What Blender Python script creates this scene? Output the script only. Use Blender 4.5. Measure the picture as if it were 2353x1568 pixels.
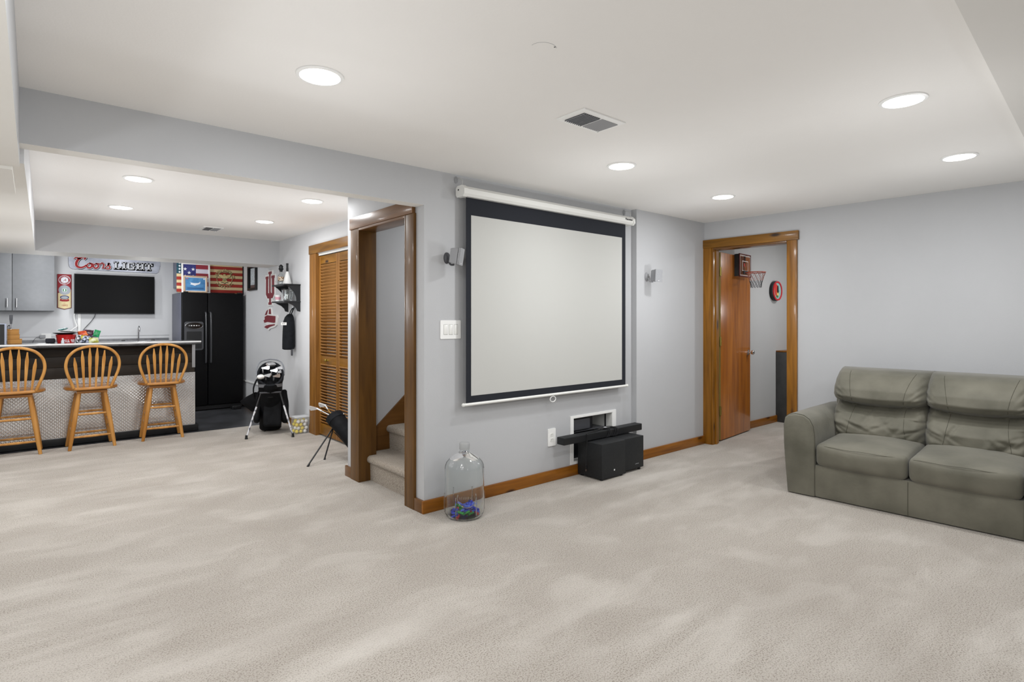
import bpy, bmesh, math, random
from mathutils import Vector, Matrix, Euler
random.seed(7)
for o in list(bpy.data.objects): bpy.data.objects.remove(o, do_unlink=True)
scene = bpy.context.scene
COL = scene.collection
PI = math.pi
def R(d): return math.radians(d)

# ------------------------------------------------------------------ camera
cam_d = bpy.data.cameras.new('camera'); cam = bpy.data.objects.new('camera', cam_d); COL.objects.link(cam)
cam.location = (0, 0, 1.29); cam.rotation_euler = (R(90), 0, R(-40.37))
cam_d.sensor_width = 36.0; cam_d.lens = 1295 / 2353 * 36; cam_d.shift_y = -49 / 2353
cam_d.clip_start = 0.05
scene.camera = cam
# ------------------------------------------------------------------ exposure, world
vs = scene.view_settings
vs.view_transform = 'Standard'; vs.look = 'None'; vs.gamma = 1.0; vs.use_curve_mapping = False
vs.exposure = -0.22
wd = bpy.data.worlds.new('world'); scene.world = wd; wd.use_nodes = True
wd.node_tree.nodes['Background'].inputs[0].default_value = (0.8, 0.85, 1, 1)
wd.node_tree.nodes['Background'].inputs[1].default_value = 0.3
CEIL = 2.30
LAMP_W = 9.0
FILL_W = 9.0
# recessed lamps seen in main room and bar; the other lists are added, unseen
LAMPS_MAIN = [(0.905, 2.29), (2.94, 2.35), (4.31, 2.40), (3.05, 0.81), (4.37, 0.865)]
FILL_BEHIND = [(0.35, 1.2), (1.3, -0.2), (0.9, -1.2), (3.0, -1.2), (4.5, -1.2)]  # unseen, added to lift the room, chiefly the left ceiling
FILL_SOFFIT = [(-0.9, 2.4), (-0.9, 0.8), (-0.9, -1.0)]  # unseen, added to brighten the left side
FILL_SOFFIT_BAR = [(-0.8, 4.8), (-0.8, 6.3)]  # unseen, added to light the bar side and closet wall
FILL_STAIRS = [(3.05, 3.85)]  # unseen, added to brighten the stairwell wall
LAMPS_BAR = [(0.576, 4.81), (0.60, 6.12), (1.808, 4.75), (1.813, 6.055)]
FILL_KITCHEN = [(0.1, 8.75), (1.1, 8.55)]  # unseen, added to brighten the kitchen wall
FILL_NEXT = [(6.9, 2.1)]  # unseen, added to light the room beyond the door

# ------------------------------------------------------------------ materials
def lin(c):
    if isinstance(c, str): c = [int(c[i:i+2], 16) for i in (0, 2, 4)]
    r = []
    for x in c:
        x /= 255.0
        r.append(x / 12.92 if x <= 0.04045 else ((x + 0.055) / 1.055) ** 2.4)
    return (r[0], r[1], r[2], 1.0)
MATS = {}
def mat(name, c1, c2=None, scale=6.0, stretch=(1, 1, 1), rough=0.5, metal=0.0, bump=0.0, bscale=None, coat=0.0,
        knots=None, emit=0.0, trans=0.0, ior=1.45, spec=0.5, detail=6.0, contrast=(0.35, 0.65), sheen=0.0, alpha=1.0, distort=0.0, wave=False):
    m = bpy.data.materials.new(name); m.use_nodes = True
    nt = m.node_tree; N = nt.nodes; L = nt.links
    b = N['Principled BSDF']
    b.inputs['Base Color'].default_value = lin(c1)
    b.inputs['Roughness'].default_value = rough; b.inputs['Metallic'].default_value = metal
    b.inputs['Coat Weight'].default_value = coat; b.inputs['Coat Roughness'].default_value = 0.12
    b.inputs['Transmission Weight'].default_value = trans; b.inputs['IOR'].default_value = ior
    b.inputs['Specular IOR Level'].default_value = spec
    b.inputs['Sheen Weight'].default_value = sheen; b.inputs['Alpha'].default_value = alpha
    if emit > 0:
        b.inputs['Emission Color'].default_value = lin(c1); b.inputs['Emission Strength'].default_value = emit
    if c2 is not None or bump:
        tc = N.new('ShaderNodeTexCoord'); mp = N.new('ShaderNodeMapping')
        L.new(tc.outputs['Object'], mp.inputs[0]); mp.inputs['Scale'].default_value = stretch
    if c2 is not None:
        nz = N.new('ShaderNodeTexNoise'); nz.inputs['Scale'].default_value = scale; nz.inputs['Detail'].default_value = detail
        nz.inputs['Distortion'].default_value = distort
        L.new(mp.outputs[0], nz.inputs['Vector'])
        rp = N.new('ShaderNodeValToRGB'); e = rp.color_ramp.elements
        e[0].position, e[1].position = contrast
        e[0].color = lin(c1); e[1].color = lin(c2)
        L.new(nz.outputs[0], rp.inputs[0])
        out = rp.outputs[0]
        if knots is not None:
            mp2 = N.new('ShaderNodeMapping'); L.new(tc.outputs['Object'], mp2.inputs[0])
            mp2.inputs['Scale'].default_value = tuple(0.35 if s == min(stretch) else 1.0 for s in stretch)
            vo = N.new('ShaderNodeTexVoronoi'); vo.inputs['Scale'].default_value = 7.0
            L.new(mp2.outputs[0], vo.inputs['Vector'])
            r2 = N.new('ShaderNodeValToRGB'); r2.color_ramp.elements[0].position = 0.07; r2.color_ramp.elements[1].position = 0.16
            r2.color_ramp.elements[0].color = (0, 0, 0, 1); r2.color_ramp.elements[1].color = (1, 1, 1, 1)
            L.new(vo.outputs['Distance'], r2.inputs[0])
            mx = N.new('ShaderNodeMix'); mx.data_type = 'RGBA'
            L.new(r2.outputs[0], mx.inputs[0]); mx.inputs[6].default_value = lin(knots); L.new(out, mx.inputs[7])
            out = mx.outputs[2]
        L.new(out, b.inputs['Base Color'])
    if bump:
        n2 = N.new('ShaderNodeTexNoise'); n2.inputs['Scale'].default_value = bscale or scale * 4; n2.inputs['Detail'].default_value = 4
        L.new(mp.outputs[0], n2.inputs['Vector'])
        bp = N.new('ShaderNodeBump'); bp.inputs['Strength'].default_value = bump; bp.inputs['Distance'].default_value = 0.01
        L.new(n2.outputs[0], bp.inputs['Height']); L.new(bp.outputs[0], b.inputs['Normal'])
    MATS[name] = m
    return m
def wood(name, dark, light, axis, scale=9.0, rough=0.35, coat=0.25, knots=None, contrast=(0.3, 0.7)):
    rough = rough + 0.08; coat *= 0.4
    st = [7.0, 7.0, 7.0]; st['xyz'.index(axis)] = 0.6
    return mat(name, dark, light, scale=scale * 0.35, stretch=tuple(st), rough=rough, coat=coat, knots=knots, contrast=contrast,
               bump=0.05, bscale=30, distort=0.6, spec=0.35)

WALL = mat('wall_paint_grey', 'b5b6b8', 'b8b9bb', scale=1.5, rough=0.62, bump=0.05, bscale=140)
WALL_LIT = mat('wall_paint_grey_lit', 'd0d1d3', 'd4d5d7', scale=1.5, rough=0.6, bump=0.04, bscale=140)  # paler copy of the grey wall; mostly carries the kitchen's brighter light
CEILM = mat('ceiling_paint_white', 'e9e7e4', 'eceae7', scale=1.2, rough=0.7, bump=0.06, bscale=90)
SOFF = mat('soffit_paint_white', 'e6e4de', 'eae8e3', scale=1.2, rough=0.6, bump=0.03, bscale=90)
WHITE = mat('white_plastic', 'eeeeec', rough=0.35)
WHITEM = mat('white_enamel', 'e6e6e2', rough=0.3, coat=0.3)
OFFW = mat('screen_white_fabric', 'bbbbb7', rough=0.9)
SCRB = mat('screen_black_fabric', '191c24', rough=0.85)
BLACK = mat('black_plastic', '17181a', rough=0.45)
BLACKG = mat('black_gloss', '0a0a0b', rough=0.12, coat=0.3)
BLACKM = mat('black_textured_cabinet', '191b1d', '1f2123', scale=60, rough=0.55, bump=0.1, bscale=300, spec=0.45)
LGREYP = mat('light_grey_plastic', 'bfc0be', rough=0.4)
CLEARBOX = mat('clear_box_plastic', 'eef0f2', rough=0.15, alpha=0.11)
GREYP = mat('grey_plastic', '9a9b9e', rough=0.5)
DGREYP = mat('dark_grey_plastic', '45464a', rough=0.45)
CHROME = mat('chrome', 'd8d8da', rough=0.12, metal=1.0)
STEEL = mat('brushed_steel', 'b5b6b8', rough=0.3, metal=1.0)
ALU = mat('diamond_plate_aluminium', 'e4e4e4', 'efefef', scale=8, rough=0.19, metal=0.9)
BRASS = mat('brass', 'b0a050', rough=0.3, metal=1.0)
def glass_mat(name, col, rough=0.0, ior=1.45, edge=None):
    return mat(name, col, rough=rough, trans=1.0, ior=ior)
GLASS = glass_mat('clear_glass', 'f7fafa', ior=1.45)
CLEARP = glass_mat('clear_plastic', 'f4f6f8', rough=0.05, ior=1.3)
# ------------------------------------------------------------------ mesh helpers
ID = Matrix.Identity(4)
def frame(origin, u, v, n):
    m = Matrix.Identity(4)
    for i, a in enumerate((u, v, n)):
        for k in range(3): m[k][i] = a[k]
    for k in range(3): m[k][3] = origin[k]
    return m
def TR(x, y, z): return Matrix.Translation((x, y, z))
def RZ(d): return Matrix.Rotation(R(d), 4, 'Z')
def RX(d): return Matrix.Rotation(R(d), 4, 'X')
def RY(d): return Matrix.Rotation(R(d), 4, 'Y')
class MB:
    def __init__(s, M=None): s.v = []; s.f = []; s.M = M or ID
    def add(s, vs, fs, M=None):
        k = len(s.v); T = s.M @ M if M is not None else s.M
        s.v += [tuple(T @ Vector(p)) for p in vs]
        s.f += [tuple(i + k for i in f) for f in fs]
        return s
    def box(s, x0, x1, y0, y1, z0, z1, bev=0.0, M=None, seg=2):
        x0, x1 = min(x0, x1), max(x0, x1); y0, y1 = min(y0, y1), max(y0, y1); z0, z1 = min(z0, z1), max(z0, z1)
        if bev <= 0:
            vs = [(x, y, z) for x in (x0, x1) for y in (y0, y1) for z in (z0, z1)]
            fs = [(0, 1, 3, 2), (4, 6, 7, 5), (0, 4, 5, 1), (2, 3, 7, 6), (0, 2, 6, 4), (1, 5, 7, 3)]
            return s.add(vs, fs, M)
        bm = bmesh.new(); bmesh.ops.create_cube(bm, size=1)
        for v in bm.verts: v.co = Vector(((x0 + x1) / 2 + v.co.x * (x1 - x0), (y0 + y1) / 2 + v.co.y * (y1 - y0), (z0 + z1) / 2 + v.co.z * (z1 - z0)))
        bmesh.ops.bevel(bm, geom=bm.edges[:], offset=bev, segments=seg, profile=0.6, affect='EDGES')
        return s.bm(bm, M)
    def bm(s, bm, M=None):
        bm.verts.ensure_lookup_table(); bm.verts.index_update()
        s.add([v.co[:] for v in bm.verts], [[v.index for v in f.verts] for f in bm.faces], M); bm.free(); return s
    def cyl(s, p0, p1, r0, r1=None, n=16, M=None, caps=True):
        return s.tube([p0, p1], [r0, r0 if r1 is None else r1], n, M=M, caps=caps)
    def tube(s, pts, r, n=8, closed=False, M=None, caps=True, flat=1.0):
        pts = [Vector(p) for p in pts]; m = len(pts)
        rs = r if isinstance(r, (list, tuple)) else [r] * m
        vs = []; fs = []; prev = None
        for i, p in enumerate(pts):
            if closed: t = pts[(i + 1) % m] - pts[i - 1]
            else: t = pts[min(i + 1, m - 1)] - pts[max(i - 1, 0)]
            t.normalize()
            if prev is None:
                a = Vector((0, 0, 1)) if abs(t.z) < 0.9 else Vector((1, 0, 0))
                a = (a - t * a.dot(t)).normalized()
            else:
                a = prev - t * prev.dot(t)
                a = a.normalized() if a.length > 1e-6 else t.orthogonal().normalized()
            prev = a; b = t.cross(a)
            for k in range(n):
                an = 2 * PI * k / n
                vs.append(p + (a * math.cos(an) * flat + b * math.sin(an)) * rs[i])
        for i in range(m if closed else m - 1):
            j = (i + 1) % m
            for k in range(n):
                l = (k + 1) % n
                fs.append((i * n + k, i * n + l, j * n + l, j * n + k))
        if caps and not closed:
            fs.append(tuple(range(n - 1, -1, -1))); fs.append(tuple((m - 1) * n + k for k in range(n)))
        return s.add(vs, fs, M)
    def lathe(s, prof, n=24, M=None, caps=True, closed=False):
        vs = []; fs = []
        for (r, z) in prof:
            for k in range(n):
                a = 2 * PI * k / n; vs.append((r * math.cos(a), r * math.sin(a), z))
        m = len(prof)
        for i in range(m if closed else m - 1):
            j = (i + 1) % m
            for k in range(n):
                l = (k + 1) % n
                fs.append((i * n + k, i * n + l, j * n + l, j * n + k))
        if caps and not closed:
            fs.append(tuple(range(n - 1, -1, -1))); fs.append(tuple((m - 1) * n + k for k in range(n)))
        return s.add(vs, fs, M)
    def loft(s, rings, M=None, caps=True):
        n = len(rings[0]); vs = [p for r in rings for p in r]; fs = []
        for i in range(len(rings) - 1):
            for k in range(n):
                l = (k + 1) % n
                fs.append((i * n + k, i * n + l, (i + 1) * n + l, (i + 1) * n + k))
        if caps:
            fs.append(tuple(range(n - 1, -1, -1))); fs.append(tuple((len(rings) - 1) * n + k for k in range(n)))
        return s.add(vs, fs, M)
    def prism(s, pts, z0, z1, M=None):
        n = len(pts)
        vs = [(p[0], p[1], z0) for p in pts] + [(p[0], p[1], z1) for p in pts]
        fs = [tuple(range(n - 1, -1, -1)), tuple(range(n, 2 * n))]
        fs += [(k, (k + 1) % n, n + (k + 1) % n, n + k) for k in range(n)]
        return s.add(vs, fs, M)
    def sphere(s, c, r, n=14, m=9, sc=(1, 1, 1), M=None):
        vs = [(c[0], c[1], c[2] - r * sc[2])]; fs = []
        for i in range(1, m):
            t = PI * i / m
            for k in range(n):
                a = 2 * PI * k / n
                vs.append((c[0] + r * sc[0] * math.sin(t) * math.cos(a), c[1] + r * sc[1] * math.sin(t) * math.sin(a), c[2] - r * sc[2] * math.cos(t)))
        vs.append((c[0], c[1], c[2] + r * sc[2])); e = len(vs) - 1
        for k in range(n): fs.append((0, 1 + (k + 1) % n, 1 + k)); fs.append((e, 1 + (m - 2) * n + k, 1 + (m - 2) * n + (k + 1) % n))
        for i in range(m - 2):
            for k in range(n):
                l = (k + 1) % n
                fs.append((1 + i * n + k, 1 + i * n + l, 1 + (i + 1) * n + l, 1 + (i + 1) * n + k))
        return s.add(vs, fs, M)
    def torus(s, c, R0, r, n=32, k=8, M=None, axis='z', sc=(1, 1)):
        pts = []
        for i in range(n):
            a = 2 * PI * i / n; x, y = R0 * math.cos(a) * sc[0], R0 * math.sin(a) * sc[1]
            pts.append({'z': (c[0] + x, c[1] + y, c[2]), 'x': (c[0], c[1] + x, c[2] + y), 'y': (c[0] + x, c[1], c[2] + y)}[axis])
        return s.tube(pts, r, k, closed=True, M=M)
    def mesh(s, name, m, sharp=40, recalc=True):
        me = bpy.data.meshes.new(name); me.from_pydata(s.v, [], s.f)
        if recalc:
            bm = bmesh.new(); bm.from_mesh(me); bmesh.ops.recalc_face_normals(bm, faces=bm.faces[:]); bm.to_mesh(me); bm.free()
        me.polygons.foreach_set('use_smooth', [True] * len(me.polygons))
        me.set_sharp_from_angle(angle=R(sharp)); me.materials.append(m); me.update()
        return me
WM = {}          # world matrix of every object made here
def link(o, parent=None):
    COL.objects.link(o)
    if parent is not None: o.parent = parent
def thing(name, label, cat, loc=(0, 0, 0), rz=0.0, group=None):
    o = bpy.data.objects.new(name, None); link(o); o.location = loc; o.rotation_euler = (0, 0, R(rz))
    o.empty_display_size = 0.05
    o['label'] = label; o['category'] = cat
    if group: o['group'] = group
    WM[o] = TR(*loc) @ RZ(rz)
    return o
def part(parent, name, mb, m, label=None, kind=None, sharp=40, local=False):
    """mesh part; mb is in world coordinates unless local"""
    W = WM[parent]
    if not local:
        Wi = W.inverted(); mb.v = [tuple(Wi @ Vector(p)) for p in mb.v]
    me = mb.mesh(name, m, sharp); o = bpy.data.objects.new(name, me); link(o, parent); WM[o] = W
    if label: o['label'] = label
    if kind: o['kind'] = kind
    return o
def single(name, mb, m, label, cat, group=None, sharp=40, base=None):
    """a thing that is one mesh; origin moved to its base centre"""
    xs = [p[0] for p in mb.v]; ys = [p[1] for p in mb.v]; zs = [p[2] for p in mb.v]
    c = base or ((min(xs) + max(xs)) / 2, (min(ys) + max(ys)) / 2, min(zs))
    mb.v = [(p[0] - c[0], p[1] - c[1], p[2] - c[2]) for p in mb.v]
    o = bpy.data.objects.new(name, mb.mesh(name, m, sharp)); link(o); o.location = c; WM[o] = TR(*c)
    o['label'] = label; o['category'] = cat
    if group: o['group'] = group
    return o
def struct(name, mb, m, sharp=30, label=None):
    o = bpy.data.objects.new(name, mb.mesh(name, m, sharp)); link(o); WM[o] = ID; o['kind'] = 'structure'
    if label: o['label'] = label
    return o
def copy_tree(o, parent=None):
    c = o.copy(); COL.objects.link(c); c.parent = parent
    for ch in [x for x in o.children if x.type != 'LIGHT']: copy_tree(ch, c)
    return c
def spline(pts, k=8, closed=False):
    pts = [Vector(p) for p in pts]; n = len(pts); out = []
    for i in range(n if closed else n - 1):
        if closed: a, b, c, d = pts[i - 1], pts[i], pts[(i + 1) % n], pts[(i + 2) % n]
        else: a, b, c, d = pts[max(i - 1, 0)], pts[i], pts[i + 1], pts[min(i + 2, n - 1)]
        for j in range(k):
            t = j / k
            out.append(0.5 * ((2 * b) + (c - a) * t + (2 * a - 5 * b + 4 * c - d) * t * t + (3 * b - a - 3 * c + d) * t ** 3))
    if not closed: out.append(pts[-1])
    return out
def ribbon(mb, pts, w, z0, z1, M=None):
    """flat stroke of given half widths along a 2D path, extruded z0..z1"""
    pts = [Vector((p[0], p[1])) for p in pts]; n = len(pts)
    ws = w if isinstance(w, (list, tuple)) else [w] * n
    Lp, Rp = [], []
    for i, p in enumerate(pts):
        t = (pts[min(i + 1, n - 1)] - pts[max(i - 1, 0)]); t = t.normalized() if t.length > 0 else Vector((1, 0))
        nn = Vector((-t.y, t.x)) * ws[i]; Lp.append(p + nn); Rp.append(p - nn)
    vs = [(a.x, a.y, z1) for a in Lp] + [(a.x, a.y, z1) for a in Rp] + [(a.x, a.y, z0) for a in Lp] + [(a.x, a.y, z0) for a in Rp]
    fs = []
    for i in range(n - 1):
        fs += [(i, i + 1, n + i + 1, n + i), (2 * n + i, 3 * n + i, 3 * n + i + 1, 2 * n + i + 1),
               (i, 2 * n + i, 2 * n + i + 1, i + 1), (n + i, n + i + 1, 3 * n + i + 1, 3 * n + i)]
    fs += [(0, n, 3 * n, 2 * n), (n - 1, 3 * n - 1, 4 * n - 1, 2 * n - 1)]
    mb.add(vs, fs, M)
def text_mb(s, size, M, depth=0.001, align='CENTER', shear=0.0, bold=0.0, sx=1.0, valign='CENTER'):
    cu = bpy.data.curves.new('lettering', 'FONT'); cu.body = s; cu.size = size; cu.extrude = depth; cu.align_x = align; cu.align_y = valign
    cu.shear = shear; cu.offset = bold; cu.resolution_u = 3
    o = bpy.data.objects.new('lettering', cu); COL.objects.link(o)
    dg = bpy.context.evaluated_depsgraph_get(); dg.update()
    me = bpy.data.meshes.new_from_object(o.evaluated_get(dg))
    mb = MB(M); mb.add([(v.co.x * sx, v.co.y, v.co.z) for v in me.vertices], [tuple(p.vertices) for p in me.polygons])
    bpy.data.objects.remove(o, do_unlink=True); bpy.data.curves.remove(cu); bpy.data.meshes.remove(me)
    return mb
def rrect(x0, x1, y0, y1, r, k=4):
    pts = []
    for (cx, cy, a0) in ((x1 - r, y1 - r, 0), (x0 + r, y1 - r, 90), (x0 + r, y0 + r, 180), (x1 - r, y0 + r, 270)):
        for i in range(k + 1):
            a = R(a0 + 90 * i / k); pts.append((cx + r * math.cos(a), cy + r * math.sin(a)))
    return pts
def ell(cx, cy, rx, ry, n=28): return [(cx + rx * math.cos(2 * PI * i / n), cy + ry * math.sin(2 * PI * i / n)) for i in range(n)]
def star(cx, cy, r, a0=90):
    return [(cx + (r if i % 2 == 0 else r * 0.4) * math.cos(R(a0 + 36 * i)), cy + (r if i % 2 == 0 else r * 0.4) * math.sin(R(a0 + 36 * i))) for i in range(10)]
def roundbox(mb, size, r, res=(8, 8, 8), fn=None, M=None):
    """rounded box centred on the origin; fn(p, n) may displace each vertex"""
    hx, hy, hz = size[0] / 2, size[1] / 2, size[2] / 2
    idx = {}; vs = []; fs = []
    def vert(p):
        key = tuple(round(c, 5) for c in p)
        if key in idx: return idx[key]
        q = Vector(p); inner = Vector((max(-hx + r, min(hx - r, q.x)), max(-hy + r, min(hy - r, q.y)), max(-hz + r, min(hz - r, q.z))))
        d = q - inner
        if d.length > 1e-9: nrm = d.normalized(); o = inner + nrm * r
        else: nrm = Vector((0, 0, 1)); o = q
        if fn: o = fn(o.copy(), nrm, q)
        idx[key] = len(vs); vs.append(tuple(o)); return idx[key]
    def ax(h, n):   # denser near the ends
        out = []
        for i in range(n + 1):
            t = -1 + 2 * i / n; t = math.copysign(1 - (1 - abs(t)) ** 1.35, t); out.append(h * t)
        return out
    X, Y, Z = ax(hx, res[0]), ax(hy, res[1]), ax(hz, res[2])
    def face(A, B, f):
        for i in range(len(A) - 1):
            for j in range(len(B) - 1):
                fs.append((vert(f(A[i], B[j])), vert(f(A[i + 1], B[j])), vert(f(A[i + 1], B[j + 1])), vert(f(A[i], B[j + 1]))))
    face(X, Y, lambda a, b: (a, b, hz)); face(Y, X, lambda a, b: (b, a, -hz))
    face(Y, Z, lambda a, b: (hx, a, b)); face(Z, Y, lambda a, b: (-hx, b, a))
    face(Z, X, lambda a, b: (b, hy, a)); face(X, Z, lambda a, b: (a, -hy, b))
    mb.add(vs, fs, M)
# ------------------------------------------------------------------ carpet and other surface materials
def carpet_mat(name, base, light, dark, streak=True):
    m = bpy.data.materials.new(name); m.use_nodes = True; nt = m.node_tree; N = nt.nodes; L = nt.links
    b = N['Principled BSDF']; b.inputs['Roughness'].default_value = 0.95; b.inputs['Sheen Weight'].default_value = 0.15
    b.inputs['Specular IOR Level'].default_value = 0.1
    tc = N.new('ShaderNodeTexCoord')
    def noise(scale, detail, vec, dist=0.0):
        n = N.new('ShaderNodeTexNoise'); n.inputs['Scale'].default_value = scale; n.inputs['Detail'].default_value = detail; n.inputs['Distortion'].default_value = dist
        L.new(vec, n.inputs['Vector']); return n.outputs[0]
    def mapped(rot, sc):
        mp = N.new('ShaderNodeMapping'); mp.inputs['Rotation'].default_value = (0, 0, R(rot)); mp.inputs['Scale'].default_value = sc
        L.new(tc.outputs['Object'], mp.inputs[0]); return mp.outputs[0]
    def ramp(src, a, b_, c0, c1):
        r = N.new('ShaderNodeValToRGB'); e = r.color_ramp.elements; e[0].position = a; e[1].position = b_; e[0].color = c0; e[1].color = c1
        L.new(src, r.inputs[0]); return r.outputs[0]
    def mix(fac, a, b_):
        x = N.new('ShaderNodeMix'); x.data_type = 'RGBA'
        L.new(fac, x.inputs[0])
        for i, c in ((6, a), (7, b_)):
            if isinstance(c, tuple): x.inputs[i].default_value = c
            else: L.new(c, x.inputs[i])
        return x.outputs[2]
    W0, W1 = (0, 0, 0, 1), (1, 1, 1, 1)
    speck = noise(150, 3, tc.outputs['Object'])
    col = mix(ramp(speck, 0.34, 0.52, W0, W1), lin(dark), lin(base))
    col = mix(ramp(noise(300, 2, tc.outputs['Object']), 0.52, 0.72, W0, (0.6, 0.6, 0.6, 1)), col, lin(light))
    if streak:
        # vacuum and foot marks brushed into the pile
        area = ramp(noise(0.55, 2, tc.outputs['Object']), 0.42, 0.60, W0, W1)
        for rot, sc, sd, amt in ((40, (0.8, 3.6, 1), 0.35, 0.38), (-38, (0.9, 3.0, 1), 0.3, 0.30), (10, (1.5, 2.6, 1), 0.6, 0.26)):
            f = ramp(noise(1.5, 3.5, mapped(rot, sc), sd), 0.50, 0.66, W0, (amt, amt, amt, 1))
            mm = N.new('ShaderNodeMath'); mm.operation = 'MULTIPLY'
            L.new(f, mm.inputs[0])
            if rot == 10: mm.inputs[1].default_value = 1.0
            else: L.new(area, mm.inputs[1])
            col = mix(mm.outputs[0], col, lin(light))
        f = ramp(noise(1.3, 4, mapped(25, (1, 1.5, 1)), 0.3), 0.34, 0.58, (0.24, 0.24, 0.24, 1), W0)
        col = mix(f, col, lin(dark))
    L.new(col, b.inputs['Base Color'])
    bp = N.new('ShaderNodeBump'); bp.inputs['Strength'].default_value = 0.55; bp.inputs['Distance'].default_value = 0.012
    L.new(noise(170, 4, tc.outputs['Object']), bp.inputs['Height']); L.new(bp.outputs[0], b.inputs['Normal'])
    MATS[name] = m; return m
CARPET = carpet_mat('carpet_beige', 'afa89f', 'cfc9c2', '847b71')
STAIRC = carpet_mat('carpet_beige_stairs', 'a3998c', 'b8aea2', '776c60', streak=False)
DARKFLOOR = mat('dark_bar_floor', '303133', '45464a', scale=2.5, rough=0.35, coat=0.1, bump=0.05, bscale=20)
TRIM_Z = wood('pine_trim_upright', '6b430c', '9a661c', 'z', knots='2a1606', rough=0.32, coat=0.35)
TRIM_Y = wood('pine_trim_along_y', '63400e', '8c5f1a', 'y', knots='2a1606', rough=0.32, coat=0.35)
TRIM_X = wood('pine_trim_along_x', '6e3f0c', '945c16', 'x', knots='3a1c08', rough=0.32, coat=0.35)
STAIR_Z = wood('stair_trim_upright', '4f3414', '6b491d', 'z', rough=0.34, coat=0.2)
STAIR_Y = wood('stair_trim_along_y', '553617', '75502a', 'y', rough=0.22, coat=0.6)
STAIR_X = wood('stair_skirt_wood', '5c3b16', '6f4a20', 'x', rough=0.35, coat=0.3)
LOUV = wood('louvre_wood', '85592a', 'bd8c54', 'y', rough=0.4, coat=0.2)
LOUVZ = wood('louvre_stile_wood', '734b1c', '90622a', 'z', rough=0.38, coat=0.2)
DOORW = wood('door_veneer', '8a4a08', 'b26a16', 'z', scale=7, rough=0.2, coat=0.9)
NEXTW = mat('next_room_wall_paint', 'b0b0b0', 'b4b4b3', scale=1.5, rough=0.6)

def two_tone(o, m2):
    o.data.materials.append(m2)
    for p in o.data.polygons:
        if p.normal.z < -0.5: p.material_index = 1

# ------------------------------------------------------------------ floor, ceiling
struct('floor', MB().box(-2.1, 9.1, -2.6, 7.27, -0.06, 0.0), CARPET, label='beige cut pile carpet with vacuum marks')
struct('floor_bar', MB().box(-2.1, 2.6, 7.27, 9.9, -0.06, -0.008), DARKFLOOR, label='dark hard floor behind the bar')
struct('ceiling', MB().box(-2.1, 9.1, -2.6, 9.9, CEIL, CEIL + 0.1), CEILM, label='white painted drywall ceiling')
# soffits
o = struct('ceiling_soffit_side', MB().box(-2.0, -0.045, -2.5, 3.345, 1.97, CEIL), WALL); two_tone(o, SOFF)
o = struct('ceiling_soffit_bar', MB().prism([(-2.0, 3.345), (-0.03, 3.345), (0.018, 7.47), (0.018, 7.95), (-2.0, 7.95)], 1.99, CEIL), WALL_LIT); two_tone(o, SOFF)
o = struct('ceiling_soffit_step', MB().box(-2.0, -0.07, 3.345, 4.0, 1.957, 1.9895), SOFF)
o = struct('ceiling_beam_front', MB().box(-0.045, 1.985, 3.24, 3.345, 2.056, CEIL), WALL); two_tone(o, SOFF)
o = struct('ceiling_beam_bar', MB().box(0.018, 2.42, 7.47, 7.95, 1.99, CEIL), WALL); two_tone(o, SOFF)
o = struct('ceiling_soffit_near', MB().prism([(0.6, 0.364), (5.52, 0.591), (5.6, -2.5), (0.6, -2.5)], 2.264, CEIL), SOFF); two_tone(o, mat('soffit_white_shaded', 'd6d4d0', 'dad8d4', scale=1.2, rough=0.7))  # underside tone darkened to stand for its weaker light

# ------------------------------------------------------------------ walls
NX0, NX1, NZ0, NZ1 = 3.420, 3.918, 0.108, 0.470          # recessed media box opening
w = MB()
w.box(1.985, NX0, 3.24, 3.36, 0, CEIL); w.box(NX1, 4.20, 3.24, 3.36, 0, CEIL)
w.box(NX0, NX1, 3.24, 3.36, 0, NZ0); w.box(NX0, NX1, 3.24, 3.36, NZ1, CEIL)
w.box(4.20, 5.50, 3.185, 3.36, 0, CEIL)
struct('wall_screen', w, WALL)
w = MB()
w.box(1.985, 2.10, 3.36, 3.44, 0, CEIL); w.box(1.985, 2.10, 4.20, 4.32, 0, CEIL); w.box(1.985, 2.10, 3.44, 4.20, 2.016, CEIL)
struct('wall_stairs', w, WALL)
struct('wall_stairwell', MB().box(1.985, 5.4, 4.32, 4.43, 0, CEIL), WALL)
w = MB()
w.box(2.42, 2.53, 4.43, 5.19, 0, CEIL); w.box(2.42, 2.53, 6.20, 9.72, 0, CEIL); w.box(2.42, 2.53, 5.19, 6.20, 2.03, CEIL)
struct('wall_closet', w, WALL_LIT)
struct('wall_closet_back', MB().box(3.05, 3.1, 4.43, 6.6, 0, CEIL).box(2.53, 3.05, 6.5, 6.6, 0, CEIL), WALL_LIT)
struct('wall_kitchen', MB().box(-2.1, 2.53, 9.72, 9.85, 0, CEIL), WALL_LIT)
struct('wall_left', MB().box(-2.1, -2.0, -2.6, 9.85, 0, CEIL), WALL)
struct('wall_behind', MB().box(-2.1, 5.8, -2.6, -2.5, 0, CEIL), WALL)
B0 = Vector((5.343, 3.191, 0)); A2 = R(3.1)
MW = frame(B0, (math.sin(A2), -math.cos(A2), 0), (0, 0, 1), (math.cos(A2), math.sin(A2), 0))   # u along wall, v up, n into wall
w = MB(MW)
w.box(-0.08, 0.10, 0, CEIL, 0, 0.11); w.box(0.85, 5.75, 0, CEIL, 0, 0.11); w.box(0.10, 0.85, 2.03, CEIL, 0, 0.11)
struct('wall_right', w, WALL)
struct('wall_next_room', MB().box(5.50, 9.0, 3.27, 3.36, 0, CEIL).box(9.0, 9.1, -0.6, 3.36, 0, CEIL).box(5.6, 9.1, -0.7, -0.6, 0, CEIL), NEXTW)

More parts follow.
